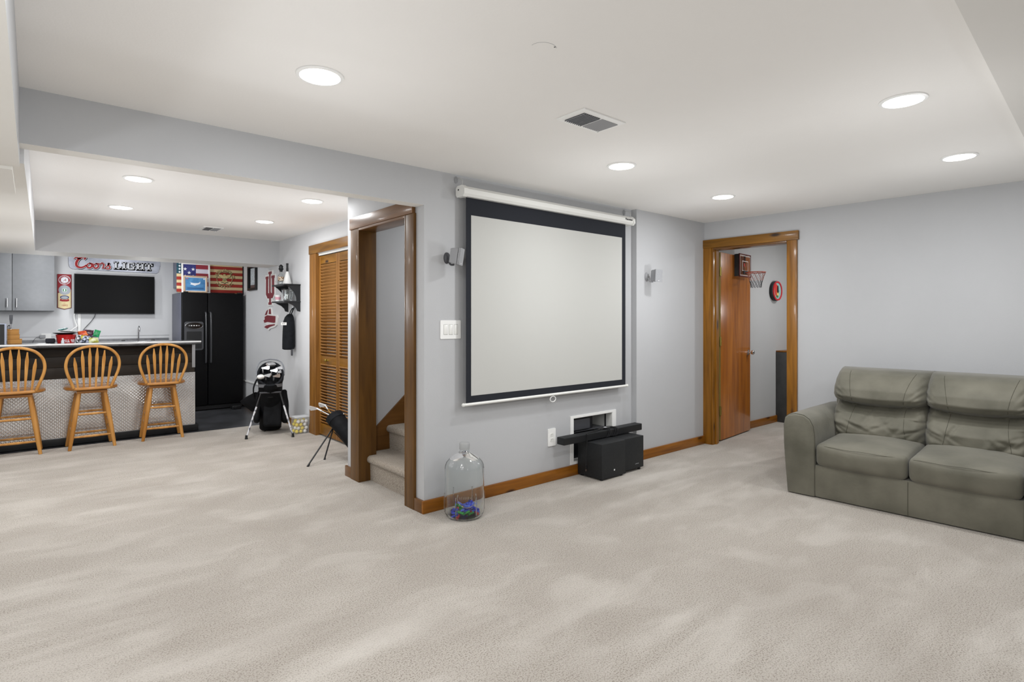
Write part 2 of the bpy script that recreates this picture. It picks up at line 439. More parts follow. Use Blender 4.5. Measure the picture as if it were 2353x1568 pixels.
# ------------------------------------------------------------------ baseboards
BH = 0.085
def bb(name, boxes, m):
    w = MB()
    for b in boxes: w.box(*b[0:4], 0.0, BH, bev=0.004)
    struct(name, w, m)
bb('baseboard_screen', [(1.965, 4.20, 3.22, 3.24)], TRIM_X)
bb('baseboard_screen_right', [(4.18, 5.335, 3.165, 3.185)], TRIM_X)
bb('baseboard_corner', [(1.965, 1.985, 3.2405, 3.337)], STAIR_Y)
bb('baseboard_stairs', [(1.967, 1.985, 4.331, 4.45)], STAIR_Y)
bb('baseboard_closet', [(2.402, 2.42, 6.386, 9.2), (2.402, 2.42, 4.43, 5.08)], TRIM_Y)
bb('baseboard_next_room', [(5.9, 7.16, 3.25, 3.27)], TRIM_X)
struct('baseboard_right', MB(MW).box(0.932, 5.6, 0, BH, -0.02, 0, bev=0.004), TRIM_Y)

def trim(name, boards, label):
    r = bpy.data.objects.new(name, None); link(r); r['kind'] = 'structure'; r['label'] = label; WM[r] = ID
    for (pn, mb, m) in boards: part(r, pn, mb, m)
    return r
# stair doorway
b = [('casing', MB().box(1.963, 1.985, 4.202, 4.331, 0, 2.016, bev=0.004), STAIR_Z),
     ('casing', MB().box(1.963, 1.985, 3.337, 3.442, 0, 2.016, bev=0.004), STAIR_Z),
     ('head_casing', MB().box(1.958, 1.985, 3.349, 4.345, 2.016, 2.109, bev=0.004), STAIR_Y),
     ('jamb', MB().box(1.963, 2.116, 4.182, 4.202, 0, 2.016, bev=0.003), STAIR_Z),
     ('jamb', MB().box(1.963, 2.116, 3.442, 3.462, 0, 2.016, bev=0.003), STAIR_Z),
     ('head_jamb', MB().box(1.963, 2.116, 3.462, 4.182, 1.996, 2.016, bev=0.003), STAIR_Y)]
trim('trim_1', b, 'dark stained wood casing around the open stairway')
# closet doorway
b = [('casing', MB().box(2.40, 2.42, 6.265, 6.386, 0, 2.03, bev=0.004), LOUVZ),
     ('casing', MB().box(2.40, 2.42, 5.06, 5.18, 0, 2.03, bev=0.004), LOUVZ),
     ('head_casing', MB().box(2.395, 2.42, 5.05, 6.40, 2.03, 2.129, bev=0.004), TRIM_Y),
     ('jamb', MB().box(2.40, 2.53, 6.198, 6.265, 0, 2.03, bev=0.003), LOUVZ),
     ('jamb', MB().box(2.40, 2.53, 5.165, 5.184, 0, 2.03, bev=0.003), LOUVZ),
     ('door_track', MB().box(2.432, 2.462, 5.19, 6.195, 2.005, 2.028), WHITEM)]
trim('trim_2', b, 'stained wood casing around the louvred closet doors')
# right doorway (in the frame of the right wall)
b = [('casing', MB(MW).box(0.005, 0.092, 0, 2.03, -0.022, 0, bev=0.004), TRIM_Z),
     ('casing', MB(MW).box(0.845, 0.931, 0, 2.03, -0.022, 0, bev=0.004), TRIM_Z),
     ('head_casing', MB(MW).box(-0.003, 0.945, 2.03, 2.116, -0.026, 0, bev=0.004), TRIM_Y),
     ('jamb', MB(MW).box(0.092, 0.112, 0, 2.03, -0.015, 0.115, bev=0.003).box(0.112, 0.124, 0, 2.01, 0.03, 0.07), TRIM_Z),
     ('jamb', MB(MW).box(0.838, 0.858, 0, 2.03, -0.015, 0.115, bev=0.003).box(0.826, 0.838, 0, 2.01, 0.03, 0.07), TRIM_Z),
     ('head_jamb', MB(MW).box(0.112, 0.838, 2.01, 2.03, -0.015, 0.115, bev=0.003), STAIR_Y)]
trim('trim_3', b, 'knotty pine casing around the open door in the right wall')

# ------------------------------------------------------------------ open slab door with hinges and knob
def door_slab():
    r = bpy.data.objects.new('door_1', None); link(r); r['kind'] = 'structure'
    r['label'] = 'orange brown veneer door standing open into the next room'
    ang = 5.7; M = TR(5.545, 3.112, 0) @ RZ(ang); r.location = (5.545, 3.112, 0); r.rotation_euler = (0, 0, R(ang)); WM[r] = M
    part(r, 'slab', MB().box(0.0, 0.80, 0.0, 0.036, 0.012, 2.005, bev=0.003), DOORW, local=True)
    part(r, 'slab_edge', MB().box(-0.003, 0.0, 0.001, 0.035, 0.014, 2.003), wood('door_edge_pine', '7d6a35', '9a8648', 'z'), local=True)
    k = part(r, 'knob', MB().lathe([(0.001, 0.0), (0.030, 0.0), (0.030, 0.006), (0.014, 0.010), (0.012, 0.030), (0.020, 0.038), (0.027, 0.050), (0.025, 0.062), (0.014, 0.070), (0.001, 0.071)], 20, M=TR(0.735, 0.0, 0.915) @ RX(90)), CHROME, local=True)
    for z in (1.80, 1.06, 0.326):
        h = part(r, 'hinge', MB().box(-0.0065, -0.003, -0.001, 0.034, z - 0.045, z + 0.045, bev=0.001).cyl((-0.010, -0.005, z - 0.046), (-0.010, -0.005, z + 0.046), 0.006, n=10).box(-0.034, -0.010, -0.006, -0.002, z - 0.045, z + 0.045), BRASS, local=True)
door_slab()
# ------------------------------------------------------------------ bifold louvred closet doors
def bifold():
    r = bpy.data.objects.new('door_2', None); link(r); r['kind'] = 'structure'; r['label'] = 'brown louvred bifold closet doors'
    r.location = (2.45, 5.69, 0); WM[r] = TR(2.45, 5.69, 0)
    slat = MB().box(-0.003, 0.003, -0.212, 0.212, -0.020, 0.020, M=RY(-52)).mesh('slat', LOUV)
    for k, (y0, y1) in enumerate(((5.694, 6.194), (5.188, 5.688))):
        x0, x1 = 2.438, 2.466
        m = MB()
        m.box(x0, x1, y0, y0 + 0.042, 0.02, 1.995, bev=0.002); m.box(x0, x1, y1 - 0.042, y1, 0.02, 1.995, bev=0.002)
        p = part(r, 'panel_frame', m, LOUVZ)
        for (z0, z1) in ((1.905, 1.995), (0.80, 0.89), (0.02, 0.14)):
            part(r, 'rail', MB().box(x0 + 0.001, x1 - 0.001, y0 + 0.042, y1 - 0.042, z0, z1, bev=0.002), TRIM_Y)
        zs = [0.905 + i * 0.0337 for i in range(30)] + [0.155 + i * 0.0315 for i in range(21)]
        for z in zs:
            o = bpy.data.objects.new('slat', slat); link(o, p); o.location = (0.002, (y0 + y1) / 2 - 5.69, z)
        if k == 0:
            part(r, 'knob', MB().lathe([(0.001, 0), (0.010, 0), (0.007, 0.012), (0.015, 0.022), (0.015, 0.030), (0.008, 0.035), (0.001, 0.0355)], 16, M=TR(x0, 5.95, 0.848) @ RY(-90)), BRASS)
bifold()
# ------------------------------------------------------------------ carpeted stairs
st = thing('staircase', 'carpeted stairs climbing behind the wood cased opening', 'stairs', (2.06, 3.85, 0))
for i in range(5):
    x = 2.065 + i * 0.232; z = 0.20 * (i + 1)
    prof = [(x, z - 0.20), (x - 0.004, z - 0.06)]
    for a in range(0, 181, 20): prof.append((x - 0.022 + 0.0 - 0.028 * math.sin(R(a)) + 0.02, z - 0.030 - 0.030 * math.cos(R(a))))
    prof += [(x + 0.05, z), (x + 0.26, z), (x + 0.26, z - 0.20)]
    part(st, 'step', MB(frame((0, 0, 0), (1, 0, 0), (0, 0, 1), (0, 1, 0))).prism(prof, 3.37, 4.298), STAIRC)
part(st, 'skirt_board', MB(frame((0, 0, 0), (1, 0, 0), (0, 0, 1), (0, 1, 0))).prism([(2.117, 0), (2.117, 0.345), (2.164, 0.387), (3.22, 1.332), (3.22, 0)], 4.30, 4.318), STAIR_X)
part(st, 'inner_wall_string', MB(frame((0, 0, 0), (1, 0, 0), (0, 0, 1), (0, 1, 0))).prism([(2.117, 0), (2.117, 0.345), (2.164, 0.387), (3.22, 1.332), (3.22, 0)], 3.362, 3.369), STAIR_X)

# ------------------------------------------------------------------ recessed lamps and added fill lights
LENS = mat('lamp_lens', 'fffdf8', emit=14.0, rough=0.4)
def make_lamp():
    r = thing('recessed_light', 'x', 'ceiling light')
    part(r, 'trim_ring', MB().lathe([(0.079, -0.001), (0.096, -0.001), (0.094, -0.005), (0.081, -0.007)], 32, closed=True), WHITE, local=True)
    part(r, 'lens', MB().lathe([(0.0785, -0.001), (0.078, -0.005), (0.06, -0.011), (0.03, -0.014), (0.001, -0.015)], 32), LENS, local=True)
    return r
lamp0 = make_lamp(); first = [True]
DL = bpy.data.lights.new('downlight', 'AREA'); DL.shape = 'DISK'; DL.size = 0.15; DL.energy = LAMP_W; DL.color = (0.97, 0.985, 1.0)
GL = bpy.data.lights.new('added_ceiling_fill', 'POINT'); GL.shadow_soft_size = 0.06; GL.energy = FILL_W; GL.color = (0.97, 0.985, 1.0)  # point light added in mid-air under each lamp to brighten the ceiling
def lamp(x, y, label, group, k=1.0, z=CEIL, fill_dz=-0.8):
    r = lamp0 if first[0] else copy_tree(lamp0); first[0] = False
    r.location = (x, y, z); r['label'] = label; r['group'] = group; WM[r] = TR(x, y, z)
    for nm, d, dz in (('downlight', DL, -0.018), ('added_ceiling_fill', GL, fill_dz)):
        if k != 1.0: d = d.copy(); d.energy *= k
        l = bpy.data.objects.new(nm, d); link(l, r); l.location = (0, 0, dz)
G = 'recessed ceiling lights'
labs = ['round recessed light nearest the camera above the beam side of the room', 'round recessed light above the projector screen',
        'round recessed light in front of the doorway corner', 'largest recessed light at the upper right of the ceiling', 'recessed light above the sofa near the right wall']
for (x, y), l in zip(LAMPS_MAIN, labs): lamp(x, y, l, G)
for (x, y) in FILL_BEHIND: lamp(x, y, 'added unseen light behind the camera', G, 1.05 if y > 1 else 0.64, 2.264 if y < 0.2 else CEIL)
labs = ['recessed bar light just behind the front beam, left one', 'recessed bar light farther back, left one', 'recessed bar light nearest the stair doorway', 'recessed bar light in front of the closet wall corner']
for (x, y), l in zip(LAMPS_BAR, labs): lamp(x, y, l, G, 1.05)
for (x, y) in FILL_KITCHEN: lamp(x, y, 'added light over the kitchen, hidden by the bar beam', G, 1.15)
for (x, y) in FILL_SOFFIT: lamp(x, y, 'added light in the side soffit, out of view', G, 1.0, 1.97, -0.5)
for (x, y) in FILL_SOFFIT_BAR: lamp(x, y, 'added light in the bar side soffit, out of view', G, 1.1, 1.99, -0.5)
for (x, y) in FILL_STAIRS: lamp(x, y, 'added light above the stairs, out of view', G, 0.65)
for (x, y) in FILL_NEXT: lamp(x, y, 'added unseen light in the next room', G, 2.1)
# ================================================================== projector wall
FS = frame((0, 3.24, 0), (1, 0, 0), (0, 0, 1), (0, -1, 0))     # u = x, v = z, n towards the room
t = thing('projector_screen', 'white pull-down projector screen with black border and white case', 'projector screen', (3.15, 3.18, 0.69))
SY = 3.178
# case: eight sided tube
def case_prof(k=1.0):
    return [(-0.046 * k, 0.020 * k), (-0.030 * k, 0.036 * k), (0.020 * k, 0.036 * k), (0.044 * k, 0.014 * k), (0.046 * k, -0.018 * k), (0.028 * k, -0.034 * k), (-0.034 * k, -0.034 * k), (-0.046 * k, -0.020 * k)]
FC = frame((0, 3.175, 2.172), (0, -1, 0), (0, 0, 1), (1, 0, 0))
c = part(t, 'case', MB(FC).prism(case_prof(), 2.262, 4.085), WHITEM)
for x0, x1 in ((2.232, 2.264), (4.083, 4.105)):
    part(t, 'end_cap', MB(FC).prism(case_prof(1.12), x0, x1), WHITEM)
part(t, 'end_cap', MB(FC).loft([[(p[0] * k, p[1] * k, z) for p in case_prof(1.1)] for k, z in ((1.0, 4.105), (0.35, 4.125))]), WHITEM)
part(t, 'end_hole', MB(FC).cyl((-0.02, 0.012, 2.2305), (-0.02, 0.012, 2.232), 0.006, n=10), BLACK)
part(c, 'lettering', text_mb('Panoview', 0.026, frame((4.02, 3.175 - 0.0455, 2.178), (1, 0, 0), (0, 0.05, 1), (0, -1, 0)), 0.0006, shear=0.2, bold=0.0006), BLACK)
part(t, 'border_fabric', MB().box(2.284, 4.030, SY - 0.0008, SY + 0.0008, 0.705, 2.15), SCRB, 'black border fabric')
part(t, 'viewing_surface', MB().box(2.327, 3.980, SY - 0.0020, SY - 0.0008, 0.759, 2.018), OFFW, 'white viewing surface')
part(t, 'bottom_bar', MB().tube([(2.262, SY, 0.700), (4.052, SY, 0.700)], 0.011, 12), WHITEM)
for x in (2.262, 4.052): part(t, 'bar_cap', MB().sphere((x, SY, 0.700), 0.0135), WHITEM)
part(t, 'pull_ring', MB().torus((3.125, SY, 0.664), 0.024, 0.0035, axis='y', sc=(1.25, 0.9)).cyl((3.125, SY, 0.685), (3.125, SY, 0.69), 0.004), WHITE)
for x, lab in ((2.25, 'white wall hook holding the left end of the screen case'), (4.095, 'white wall hook holding the right end of the screen case')):
    h = thing('wall_hook', lab, 'hook', (x, 3.235, 2.22), group='hooks of the projector screen')
    part(h, 'plate', MB(FS).prism(ell(x - 0.008, 2.262, 0.016, 0.024, 16), 0.0, 0.004), GREYP)
    part(h, 'hook_wire', MB().tube(spline([(x, 3.236, 2.275), (x, 3.205, 2.272), (x, 3.180, 2.255), (x, 3.172, 2.232), (x, 3.182, 2.214)], 5), 0.0028, 8), LGREYP)
# ------------------------------------------------------------------ wall speakers
def speaker(x, y, z, zrot, tilt, label, col):
    t = thing('wall_speaker', label, 'speaker', (x, y, z - 0.06), group='satellite speakers on the wall')
    Fw = frame((x, y, z), (1, 0, 0), (0, 0, 1), (0, -1, 0))
    part(t, 'wall_plate', MB(Fw).lathe([(0.001, 0), (0.032, 0), (0.030, 0.010), (0.018, 0.020), (0.001, 0.022)], 20, M=Matrix.Diagonal((0.8, 1.25, 1, 1))), DGREYP if col else GREYP)
    part(t, 'arm', MB(Fw).tube(spline([(0, -0.01, 0.02), (0.004, -0.045, 0.04), (0.012, -0.050, 0.070)], 5), 0.007, 8), DGREYP if col else GREYP)
    Mb = Fw @ TR(0.02, 0.005, 0.10) @ Matrix.Rotation(R(zrot), 4, 'Y') @ Matrix.Rotation(R(tilt), 4, 'X')
    bd = part(t, 'body', MB(Mb).loft([[(px * k, py * k2, zz) for px, py in rrect(-0.042, 0.042, -0.056, 0.056, 0.01)] for zz, k, k2 in ((-0.045, 0.62, 0.85), (-0.03, 0.78, 0.92), (0.012, 1.0, 1.0))]), GREYP)
    part(t, 'grille', MB(Mb).prism(rrect(-0.043, 0.043, -0.057, 0.057, 0.008), 0.0155, 0.032), mat('speaker_grille_grey_%d' % col, 'a2a3a6', '8b8c8f', scale=260, rough=0.7, bump=0.2, bscale=500))
    part(bd, 'badge', MB(Mb).prism([(-0.008, -0.048), (0.008, -0.048), (0, -0.040)], 0.032, 0.0328), WHITE)
speaker(2.165, 3.24, 1.713, 38, 8, 'small grey speaker on the wall left of the screen', 1)
speaker(4.345, 3.185, 1.690, -10, 4, 'small grey speaker on the wall right of the screen', 0)
# ------------------------------------------------------------------ switch plate and outlets
t = thing('light_switch', 'white three gang rocker switch plate left of the screen', 'light switch', (2.196, 3.24, 1.156))
part(t, 'plate', MB(FS).prism(rrect(2.112, 2.280, 1.158, 1.286, 0.006), 0.0, 0.006), WHITE)
for k, x in enumerate((2.153, 2.196, 2.239)):
    part(t, 'rocker', MB(FS).box(x - 0.015, x + 0.015, 1.189, 1.255, 0.004, 0.0095 if k < 2 else 0.0075, bev=0.002), WHITEM)
    part(t, 'rocker_base', MB(FS).box(x - 0.0165, x + 0.0165, 1.186, 1.258, 0.0055, 0.0066), LGREYP)
def outlet(x0, x1, z0, z1, F, label, base):
    t = thing('wall_outlet', label, 'outlet', base)
    xc, zc = (x0 + x1) / 2, (z0 + z1) / 2
    part(t, 'plate', MB(F).prism(rrect(x0, x1, z0, z1, 0.006), 0.0, 0.006), WHITE)
    for s in (-1, 1):
        r = part(t, 'receptacle', MB(F).prism(rrect(xc - 0.017, xc + 0.017, zc + s * 0.02 - 0.015, zc + s * 0.02 + 0.015, 0.01), 0.006, 0.0078), WHITEM)
        part(r, 'slots', MB(F).box(xc - 0.008, xc - 0.006, zc + s * 0.02 - 0.003, zc + s * 0.02 + 0.006, 0.0075, 0.0082).box(xc + 0.006, xc + 0.008, zc + s * 0.02 - 0.003, zc + s * 0.02 + 0.006, 0.0075, 0.0082), DGREYP)
outlet(3.128, 3.212, 0.277, 0.417, FS, 'white wall outlet left of the soundbar', (3.17, 3.24, 0.277))
# ------------------------------------------------------------------ recessed media box with receivers
t = thing('media_box', 'white recessed media box in the wall behind the soundbar', 'wall box', (3.67, 3.24, 0.09))
fr = MB(FS)
for a in ((3.385, 3.420, 0.088, 0.489), (3.918, 3.968, 0.088, 0.489), (3.420, 3.918, 0.088, 0.108), (3.420, 3.918, 0.470, 0.489)): fr.box(a[0], a[1], a[2], a[3], 0.0, 0.008)
part(t, 'frame', fr, WHITE)
e = 0.004
part(t, 'back_panel', MB().box(NX0 + e, NX1 - e, 3.55, 3.555, NZ0 + e, NZ1 - e), WHITEM)
for nm, bx in (('side_panel', (NX0 + 0.0005, NX0 + e, 3.236, 3.555, NZ0 + 0.0005, NZ1 - 0.0005)), ('side_panel', (NX1 - e, NX1 - 0.0005, 3.236, 3.555, NZ0 + 0.0005, NZ1 - 0.0005)),
               ('bottom_panel', (NX0 + e, NX1 - e, 3.236, 3.555, NZ0 + 0.0005, NZ0 + e)), ('top_panel', (NX0 + e, NX1 - e, 3.236, 3.555, NZ1 - e, NZ1 - 0.0005))):
    part(t, nm, MB().box(*bx), WHITEM)
part(t, 'shelf_rail', MB().box(NX1 - 0.010, NX1 - e, 3.30, 3.315, NZ0 + e, NZ1 - e), STEEL)
part(t, 'shelf', MB().box(NX0 + e, NX1 - 0.06, 3.27, 3.54, 0.340, 0.346), DGREYP)
t = thing('av_receiver', 'dark grey receiver with rounded front in the wall box', 'receiver', (3.55, 3.38, 0.346))
part(t, 'body', MB().box(3.44, 3.72, 3.29, 3.53, 0.348, 0.45, bev=0.004), BLACK)
part(t, 'front_panel', MB().box(3.432, 3.66, 3.262, 3.292, 0.352, 0.448, bev=0.012, seg=3), DGREYP)
t = thing('media_player', 'black media player in the lower part of the wall box', 'media player', (3.6, 3.38, NZ0 + e))
part(t, 'body', MB().box(3.45, 3.86, 3.30, 3.53, NZ0 + e, 0.315, bev=0.005), BLACK)
for z in (0.15, 0.18, 0.26): part(t, 'indicator', MB().box(3.452, 3.456, 3.298, 3.3005, z, z + 0.006), WHITE)
part(t, 'dial', MB().cyl((3.50, 3.30, 0.27), (3.50, 3.285, 0.27), 0.016, n=16), STEEL)
# ------------------------------------------------------------------ soundbar, subwoofers
t = thing('soundbar', 'long black soundbar with coiled cable resting on the subwoofers', 'soundbar', (3.673, 3.15, 0.2935))
Ms = TR(3.673, 3.150, -0.0345)
part(t, 'body', MB(Ms).box(-0.498, 0.498, -0.048, 0.034, 0.334, 0.392, bev=0.006), BLACKM)
part(t, 'grille_line', MB(Ms).box(-0.492, 0.492, -0.0490, -0.0478, 0.340, 0.386), BLACK)
cb = part(t, 'cable', MB(Ms).tube(spline([(-0.10, 0.0, 0.398), (-0.03, -0.01, 0.402), (0.05, -0.02, 0.405), (0.10, -0.01, 0.402), (0.15, 0.0, 0.40), (0.09, 0.012, 0.407), (0.0, 0.008, 0.405), (-0.06, -0.02, 0.399), (-0.17, -0.03, 0.397), (-0.235, -0.045, 0.397), (-0.240, -0.056, 0.385), (-0.243, -0.056, 0.30), (-0.250, -0.056, 0.20), (-0.253, -0.056, 0.145)], 6), 0.0032, 6), BLACK)
for x in (0.03, 0.05, 0.115, 0.135, 0.15):
    part(t, 'cable_loop', MB(Ms).tube(spline([(x, -0.020, 0.397), (x + 0.006, -0.052, 0.390), (x - 0.002, -0.054, 0.360), (x - 0.02, -0.046, 0.331), (x - 0.03, 0.0, 0.3305), (x - 0.01, 0.037, 0.345), (x, 0.037, 0.385), (x, 0.0, 0.397)], 4, closed=True), 0.003, 6, closed=True), BLACK)
part(t, 'cable_tie', MB(Ms).sphere((0.035, -0.01, 0.408), 0.012, sc=(1.4, 1, 0.6)), GREYP)
pl = part(t, 'plug', MB(Ms).box(-0.261, -0.245, -0.062, -0.050, 0.112, 0.146, bev=0.003), BLACK)
part(pl, 'prongs', MB(Ms).box(-0.259, -0.256, -0.058, -0.054, 0.094, 0.112).box(-0.250, -0.247, -0.058, -0.054, 0.094, 0.112), STEEL)
t = thing('subwoofer', 'large black cube subwoofer on the carpet under the soundbar', 'subwoofer', (3.60, 3.085, 0.0))
part(t, 'cabinet', MB().box(3.452, 3.748, 2.955, 3.216, 0.012, 0.292, bev=0.003), BLACKM)
for x, y in ((3.48, 2.985), (3.72, 2.985), (3.48, 3.19), (3.72, 3.19)): part(t, 'foot', MB().cyl((x, y, 0), (x, y, 0.012), 0.015), BLACK)
part(t, 'badge', MB().box(3.600, 3.612, 2.9535, 2.9555, 0.062, 0.074), WHITE)
t = thing('subwoofer', 'slimmer black subwoofer standing beside the large one', 'subwoofer', (3.89, 3.085, 0.0))
part(t, 'cabinet', MB().box(3.754, 4.022, 2.975, 3.205, 0.022, 0.290, bev=0.004), BLACKM)
for x, y in ((3.79, 3.0), (3.99, 3.0), (3.79, 3.18), (3.99, 3.18)): part(t, 'foot', MB().cyl((x, y, 0), (x, y, 0.022), 0.012), BLACK)
part(t, 'lettering', text_mb('polkaudio', 0.012, frame((3.93, 2.9745, 0.062), (1, 0, 0), (0, 0, 1), (0, -1, 0)), 0.0004), GREYP)
# ------------------------------------------------------------------ glass carboy with plastic pieces
JX, JY, JR = 2.165, 3.030, 0.130
t = thing('glass_carboy', 'big clear glass water jug with coloured plastic pieces inside', 'jug', (JX, JY, 0))
prof = [(0.001, 0.0), (0.095, 0.0), (0.118, 0.008), (JR, 0.032), (JR, 0.12), (JR, 0.20), (JR, 0.315), (0.127, 0.335), (0.118, 0.355), (0.098, 0.378), (0.070, 0.398), (0.045, 0.412), (0.033, 0.424), (0.029, 0.435), (0.029, 0.466)]
inn = [(max(r - 0.004, 0.001), z + 0.004) for r, z in prof]; inn[-1] = (0.025, 0.466)
part(t, 'bottle', MB(TR(JX, JY, 0)).lathe(prof + inn[::-1], 48), GLASS, sharp=60)
part(t, 'cap', MB(TR(JX, JY, 0)).lathe([(0.0305, 0.438), (0.035, 0.438), (0.035, 0.476), (0.032, 0.481), (0.001, 0.481), (0.001, 0.477), (0.0305, 0.472)], 28), mat('milky_cap', 'd5d6d6', rough=0.4, trans=0.6))
for k in range(6):
    a = R(-150 + k * 60); x, y = (JR + 0.001) * math.cos(a), (JR + 0.001) * math.sin(a)
    part(t, 'rib', MB(TR(JX, JY, 0)).tube([(x * 0.99, y * 0.99, 0.035), (x, y, 0.05), (x, y, 0.145), (x * 0.99, y * 0.99, 0.155)], 0.004, 8), GLASS)
arc = []
for i in range(25):
    th = R(-200 + i * 220 / 24); u, v = 0.062 * math.cos(th), 0.155 + 0.062 * math.sin(th)
    a = R(-118) + u / JR; arc.append((JX + (JR + 0.001) * math.cos(a), JY + (JR + 0.001) * math.sin(a), v))
part(t, 'embossed_oval', MB().tube(arc, 0.0026, 6), GLASS)
for i in range(9):
    u = -0.045 + i * 0.0112; a = R(-118) + u / JR; x, y = JX + (JR + 0.001) * math.cos(a), JY + (JR + 0.001) * math.sin(a)
    part(t, 'embossed_letter', MB().tube([(x, y, 0.146), (x, y, 0.160 + 0.003 * (i % 2))], 0.0022, 5), GLASS)
pc = {n: mat('plastic_' + n, c, rough=0.35) for n, c in (('blue', '2b45d8'), ('navy', '1a2a86'), ('red', 'c4202c'), ('green', '1f9a3c'), ('lightblue', '5f7df0'))}
pm = {n: MB().tube([(-0.024, 0, 0), (0.024, 0, 0)], 0.0088, 8).mesh('plastic_piece', m) for n, m in pc.items()}
rnd = random.Random(3); names = ['blue'] * 6 + ['navy'] * 2 + ['red'] * 2 + ['green'] + ['lightblue'] * 2
for k in range(44):
    n = names[rnd.randrange(len(names))]; lay = 0 if k < 16 else (1 if k < 32 else 2)
    rr = rnd.uniform(0.03, 0.100 - 0.018 * lay); th = rnd.uniform(0, 2 * PI)
    o = bpy.data.objects.new('plastic_piece', pm[n]); link(o)
    o.location = (JX + 0.012 * lay + rr * math.cos(th), JY + 0.02 * lay + rr * math.sin(th), 0.0165 + lay * 0.0175 + rnd.uniform(0, 0.003)); o.rotation_euler = (0, rnd.uniform(-0.3, 0.3) * (lay + 0.3), rnd.uniform(0, PI))
    o['label'] = '%s plastic tube piece lying in the glass jug' % {'blue': 'bright blue', 'navy': 'dark blue', 'red': 'red', 'green': 'green', 'lightblue': 'light blue'}[n]
    o['category'] = 'plastic piece'; o['group'] = 'plastic pieces in the glass jug'
# ------------------------------------------------------------------ ceiling registers, patched hole
def register(x0, x1, y0, y1, label, split):
    t = thing('air_vent', label, 'air vent', ((x0 + x1) / 2, (y0 + y1) / 2, CEIL))
    z0, z1 = CEIL - 0.006, CEIL - 0.0002
    m = MB(); b = 0.035
    m.box(x0, x1, y0, y0 + b, z0, z1).box(x0, x1, y1 - b * 0.6, y1, z0, z1).box(x0, x0 + b, y0 + b, y1 - b * 0.6, z0, z1).box(x1 - b * 0.6, x1, y0 + b, y1 - b * 0.6, z0, z1)
    xm = (x0 + x1) / 2 + 0.008
    m.box(xm - 0.004, xm + 0.004, y0 + b, y1 - b * 0.6, z0, z1)
    part(t, 'frame', m, WHITE)
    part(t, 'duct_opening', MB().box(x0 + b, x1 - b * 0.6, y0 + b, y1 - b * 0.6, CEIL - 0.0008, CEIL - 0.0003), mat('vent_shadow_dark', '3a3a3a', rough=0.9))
    n = 9
    sl = MB().box(-0.0006, 0.0006, -(y1 - y0 - b * 1.6) / 2, (y1 - y0 - b * 1.6) / 2, -0.007, 0.007).mesh('slat', GREYP)
    for half, (a, c, tilt) in enumerate(((x0 + b, xm - 0.004, 28), (xm + 0.004, x1 - b * 0.6, -62))):
        for i in range(n):
            o = bpy.data.objects.new('slat', sl); link(o, t)
            o.location = (a + (i + 0.5) * (c - a) / n - (x0 + x1) / 2, (y0 + b + y1 - b * 0.6) / 2 - (y0 + y1) / 2, -0.0062); o.rotation_euler = (0, R(tilt), 0)
    part(t, 'damper_lever', MB().cyl((x1 - 0.03, y1 - 0.03, z0), (x1 - 0.03, y1 - 0.03, z0 - 0.012), 0.004, n=8), WHITE)
register(2.002, 2.312, 1.820, 2.012, 'white ceiling air vent above the projector screen', 1)
register(1.402, 1.60, 6.78, 7.05, 'small white ceiling air vent in front of the bar beam', 1)
struct('trim_ceiling_patch', MB().tube([(1.449 + 0.052 * math.cos(R(a)), 1.523 + 0.046 * math.sin(R(a)), CEIL) for a in range(170, 311, 10)], 0.0008, 5), GREYP)
struct('trim_ceiling_hole', MB().cyl((1.472, 1.487, CEIL - 0.0006), (1.472, 1.487, CEIL + 0.001), 0.0035, n=10), BLACK)
# ================================================================== sofa
SOFA = mat('olive_suede', '545246', '706d60', scale=4, rough=0.66, sheen=0.2, bump=0.14, bscale=30, contrast=(0.3, 0.7))
SOFASEAM = mat('olive_suede_seam', '4a483d', rough=0.9)
AS = R(2.9)
# local frame of the sofa: x along its length (to the right in view), y depth towards the wall, z up
SM = Matrix(((math.sin(AS), math.cos(AS), 0, 4.303), (-math.cos(AS), math.sin(AS), 0, 1.893), (0, 0, 1, 0), (0, 0, 0, 1)))
t = thing('sofa', 'olive suede sofa with stitched pillow backs against the right wall', 'sofa', (4.303, 1.893, 0))
rnd = random.Random(5)
SEATS = [(0.208, 0.764), (0.768, 1.328), (1.332, 1.890)]
LEN = 2.10
def wav(x, y, z, k=0): return 0.006 * math.sin(9 * x + 3 * z + k) * math.sin(7 * y + 5 * z + 1.3 * k)
FOLDS = []
for k in range(3):
    F = []
    for sd in (-1, 1):
        for i in range(7):      # gathers running in from the side seams
            zz = 0.56 + i * 0.045 + rnd.uniform(-0.01, 0.01); fan = (zz - 0.66) * 5.0
            F.append((sd * rnd.uniform(0.80, 0.93), zz, sd * 0 + (fan if sd > 0 else -fan) * 0.8 + (0.35 if sd > 0 else -0.35), rnd.uniform(0.035, 0.075), rnd.uniform(0.006, 0.011), rnd.uniform(0.008, 0.016)))
        for i in range(4):
            F.append((sd * rnd.uniform(0.65, 0.95), rnd.uniform(0.42, 0.58), sd * rnd.uniform(0.3, 1.0), rnd.uniform(0.04, 0.09), rnd.uniform(0.007, 0.012), rnd.uniform(0.006, 0.014)))
    for i in range(9):          # slack folds in the lumbar part
        F.append((rnd.uniform(-0.6, 0.6), rnd.uniform(0.41, 0.60), rnd.choice((-1, 1)) * rnd.uniform(0.3, 1.2), rnd.uniform(0.05, 0.11), rnd.uniform(0.010, 0.02), rnd.choice((-0.006, 0.008, 0.012))))
    for i in range(4):
        F.append((rnd.uniform(-0.5, 0.7), rnd.uniform(0.74, 0.86), rnd.uniform(1.2, 1.9), rnd.uniform(0.04, 0.08), rnd.uniform(0.012, 0.02), rnd.uniform(-0.004, 0.006)))
    FOLDS.append(F)
